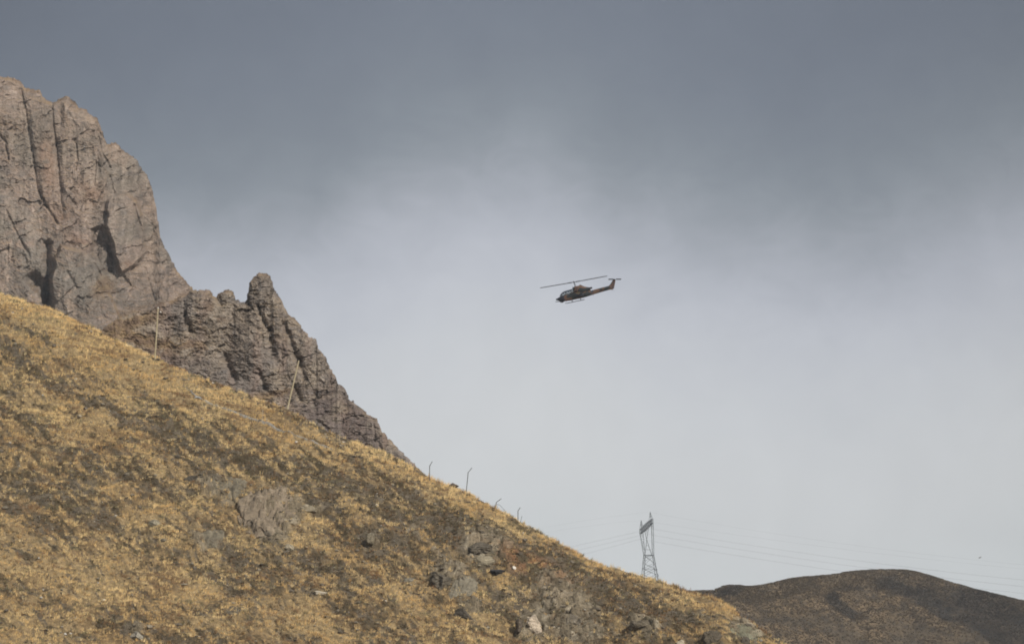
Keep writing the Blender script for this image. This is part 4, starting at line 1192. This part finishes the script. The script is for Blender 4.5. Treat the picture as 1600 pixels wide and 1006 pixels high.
# gun turret
b = bmesh.new()
bmesh.ops.create_uvsphere(b, u_segments=20, v_segments=12, radius=.42, matrix=Matrix.Translation(hv(1.15, 0, -.62)) @ Matrix.Diagonal((1.25, .8, .85, 1)))
tur = bmobj('gun_turret', b, M_hdark, heli, True)
b = bmesh.new()
for an in range(3):
    oy, oz = .05 * math.cos(an * 2.094), .05 * math.sin(an * 2.094)
    tube_between(b, hv(.9, oy, -.62 + oz), hv(-.35, oy, -.50 + oz), .022, n=6)
tube_between(b, hv(.9, 0, -.62), hv(.45, 0, -.575), .10, .09, 10)
bmobj('gun_barrel', b, M_galv, tur)
# stub wings with weapon pods
for s_ in (-1, 1):
    b = bmesh.new()
    vs = []
    for (x0, x1, yy, th_) in ((4.5, 5.75, .45, .10), (4.75, 5.6, 1.62, .06)):
        vs.append([b.verts.new(hv(x0, s_ * yy, .0)), b.verts.new(hv((x0 + x1) / 2 - .2, s_ * yy, th_)), b.verts.new(hv(x1, s_ * yy, 0)), b.verts.new(hv((x0 + x1) / 2 - .2, s_ * yy, -th_))])
    for k in range(4):
        b.faces.new((vs[0][k], vs[0][(k + 1) % 4], vs[1][(k + 1) % 4], vs[1][k]))
    b.faces.new(vs[0]); b.faces.new(vs[1])
    wg = bmobj('stub_wing', b, M_hdark, heli)
    b = bmesh.new()
    tube_between(b, hv(4.35, s_ * 1.1, -.28), hv(5.95, s_ * 1.1, -.28), .28, .28, 18)
    tube_between(b, hv(4.2, s_ * 1.1, -.28), hv(4.35, s_ * 1.1, -.28), .2, .28, 18); tube_between(b, hv(5.95, s_ * 1.1, -.28), hv(6.1, s_ * 1.1, -.28), .28, .18, 18)
    boxm(b, hv(5.1, s_ * 1.1, -.05), (.6, .08, .16))
    bmobj('rocket_pod', b, M_hdark, wg)
# skids
for s_ in (-1, 1):
    b = bmesh.new()
    bend_tube(b, [hv(1.75, s_ * 1.02, -1.22), hv(2.1, s_ * 1.03, -1.33), hv(6.0, s_ * 1.03, -1.33)], .055, 8)
    sk = bmobj('skid', b, M_hdark, heli)
    for x_ in (3.3, 5.2):
        b = bmesh.new(); bend_tube(b, [hv(x_, s_ * .35, -.82), hv(x_, s_ * .8, -1.0), hv(x_, s_ * 1.03, -1.33)], .05, 8)
        bmobj('skid_strut', b, M_hdark, sk)
# stabiliser, fin, tail skid
for s_ in (-1, 1):
    b = bmesh.new()
    v0 = [b.verts.new(hv(9.8, s_ * .2, .02)), b.verts.new(hv(10.05, s_ * .2, .08)), b.verts.new(hv(10.45, s_ * .2, .02)), b.verts.new(hv(10.05, s_ * .2, -.04))]
    v1 = [b.verts.new(hv(9.95, s_ * 1.05, .02)), b.verts.new(hv(10.1, s_ * 1.05, .05)), b.verts.new(hv(10.4, s_ * 1.05, .02)), b.verts.new(hv(10.1, s_ * 1.05, -.01))]
    for k in range(4): b.faces.new((v0[k], v0[(k + 1) % 4], v1[(k + 1) % 4], v1[k]))
    b.faces.new(v0); b.faces.new(v1)
    bmobj('stabiliser', b, M_hdark, heli)
b = bmesh.new()
prof = [(11.7, .36), (12.25, .72), (12.95, 1.45), (13.1, 1.62), (13.52, 1.62), (13.56, 1.35), (13.30, .75), (13.05, .15), (12.75, -.32), (12.3, -.48), (11.9, -.38)]
L_, R_ = [], []
for x_, z_ in prof:
    L_.append(b.verts.new(hv(x_, -.07, z_))); R_.append(b.verts.new(hv(x_, .07, z_)))
for k in range(len(prof)):
    j = (k + 1) % len(prof); b.faces.new((L_[k], L_[j], R_[j], R_[k]))
b.faces.new(L_); b.faces.new(R_[::-1])
bmesh.ops.bevel(b, geom=[e for e in b.edges if abs(e.verts[0].co.y - e.verts[1].co.y) < 1e-5], offset=.025, segments=2, affect='EDGES')
bmobj('tail_fin', b, M_camo, heli)
b = bmesh.new(); tube_between(b, hv(8.0, 0, -.6), hv(8.15, 0, -.95), .07, .03, 8); bmobj('belly_antenna', b, M_hdark, heli)
b = bmesh.new(); tube_between(b, hv(12.3, 0, -.42), hv(12.75, 0, -.75), .035, .03, 8); bmobj('tail_skid', b, M_hdark, heli)
def blade(bm, root_, tip, chord0, chord1, th_, cdir):
    """flat aerofoil plank from root_ to tip"""
    n_ = (tip - root_).cross(cdir).normalized()
    rows_ = []
    for t, ch in ((0, chord0), (.12, chord1), (.9, chord1), (1, chord1 * .6)):
        c = root_.lerp(tip, t)
        rows_.append([bm.verts.new(c - cdir * ch * .5), bm.verts.new(c - cdir * ch * .2 + n_ * th_), bm.verts.new(c + cdir * ch * .5), bm.verts.new(c - cdir * ch * .2 - n_ * th_)])
    for a, c_ in zip(rows_[:-1], rows_[1:]):
        for k in range(4): bm.faces.new((a[k], a[(k + 1) % 4], c_[(k + 1) % 4], c_[k]))
    bm.faces.new(rows_[0]); bm.faces.new(rows_[-1][::-1])
TRC = hv(13.45, -.28, 1.60)
b = bmesh.new(); tube_between(b, TRC + Vector((0, -.1, 0)), TRC + Vector((0, .3, 0)), .10, .12, 12)
tr = bmobj('tail_rotor', b, M_rotor, heli)
ta = math.radians(-11.5)
td = Vector((math.cos(ta), 0, math.sin(ta)))
for s_ in (-1, 1):
    b = bmesh.new(); blade(b, TRC + td * s_ * .22, TRC + td * s_ * 1.42, .12, .26, .02, Vector((-td.z, 0, td.x)))
    bmobj('tail_blade', b, M_rotor, tr)
MT = hv(4.5, 0, 2.88)
b = bmesh.new(); tube_between(b, hv(4.64, 0, 1.7), MT + Vector((0, 0, .22)), .085, .075, 12); tube_between(b, hv(4.9, .05, 1.8), MT + Vector((.10, .05, -.1)), .025, n=6)
mast = bmobj('rotor_mast', b, M_hdark, heli)
rd = Vector((.99, .12, -.032)).normalized(); ch = Vector((-.12, .96, .26)).normalized()
b = bmesh.new(); tube_between(b, MT - rd * .45, MT + rd * .45, .07, .07, 10); boxm(b, MT, (.34, .34, .2))
hub = bmobj('rotor_hub', b, M_rotor, heli)
for s_ in (-1, 1):
    cone = Vector((0, 0, .0))
    b = bmesh.new(); tube_between(b, MT + rd * s_ * .45, MT + rd * s_ * 1.5, .12, .10, 10)
    bmobj('blade_grip', b, M_rotor, hub)
    b = bmesh.new()
    tip = MT + rd * s_ * 7.5 + Vector((0, 0, .05))
    blade(b, MT + rd * s_ * 1.4, tip, .5, .74, .06, ch)
    bmobj('rotor_blade', b, M_rotor, heli)

# ================================================================== BIRD
bp_ = P(1531, 871, 460)
b = bmesh.new()
prof = [(-.17, .006, 0), (-.13, .03, .0), (-.07, .045, .0), (0, .05, .0), (.07, .035, .0), (.12, .02, .0), (.19, .03, .0)]
rings = []
for x_, r_, z_ in prof:
    rings.append([b.verts.new(Vector((x_, r_ * math.cos(a), z_ + r_ * .85 * math.sin(a)))) for a in [k * math.pi / 4 for k in range(8)]])
for a, c_ in zip(rings[:-1], rings[1:]):
    for k in range(8): b.faces.new((a[k], a[(k + 1) % 8], c_[(k + 1) % 8], c_[k]))
b.faces.new(rings[0][::-1]); b.faces.new(rings[-1])
for s_ in (-1, 1):
    secs = [(.0, .03, .12, .02), (.0, .14, .12, .07), (.03, .26, .09, .08), (.09, .40, .03, .04)]
    pr = None
    for x_, y_, c_, z_ in secs:
        q_ = [b.verts.new(Vector((x_ - c_ / 2, s_ * y_, z_))), b.verts.new(Vector((x_, s_ * y_, z_ + .012))), b.verts.new(Vector((x_ + c_ / 2, s_ * y_, z_))), b.verts.new(Vector((x_, s_ * y_, z_ - .006)))]
        if pr:
            for k in range(4): b.faces.new((pr[k], pr[(k + 1) % 4], q_[(k + 1) % 4], q_[k]))
        else: b.faces.new(q_)
        pr = q_
    b.faces.new(pr)
M_bird = material('dark_feathers', (.05, .035, .032), rough=.8)
o = bmobj('bird', b, M_bird, None, True)
o.location = bp_; o.rotation_euler = (math.radians(-8), math.radians(-8), math.radians(25))
tag(o, 'small dark bird flying above the far hill', 'bird')

# ================================================================== HAZE
b = bmesh.new()
boxm(b, Vector((0, 1750, 150)), (2600, 3900, 302))
hm = bpy.data.materials.new('haze'); hm.use_nodes = True
nt = hm.node_tree; nt.nodes.clear()
vo = nt.nodes.new('ShaderNodeVolumePrincipled')
vo.inputs['Color'].default_value = (.80, .86, .94, 1)
vo.inputs['Density'].default_value = 0.00008
vo.inputs['Anisotropy'].default_value = 0.2
oo = nt.nodes.new('ShaderNodeOutputMaterial'); nt.links.new(vo.outputs[0], oo.inputs['Volume'])
hz = bmobj('haze', b, hm)
hz['kind'] = 'stuff'
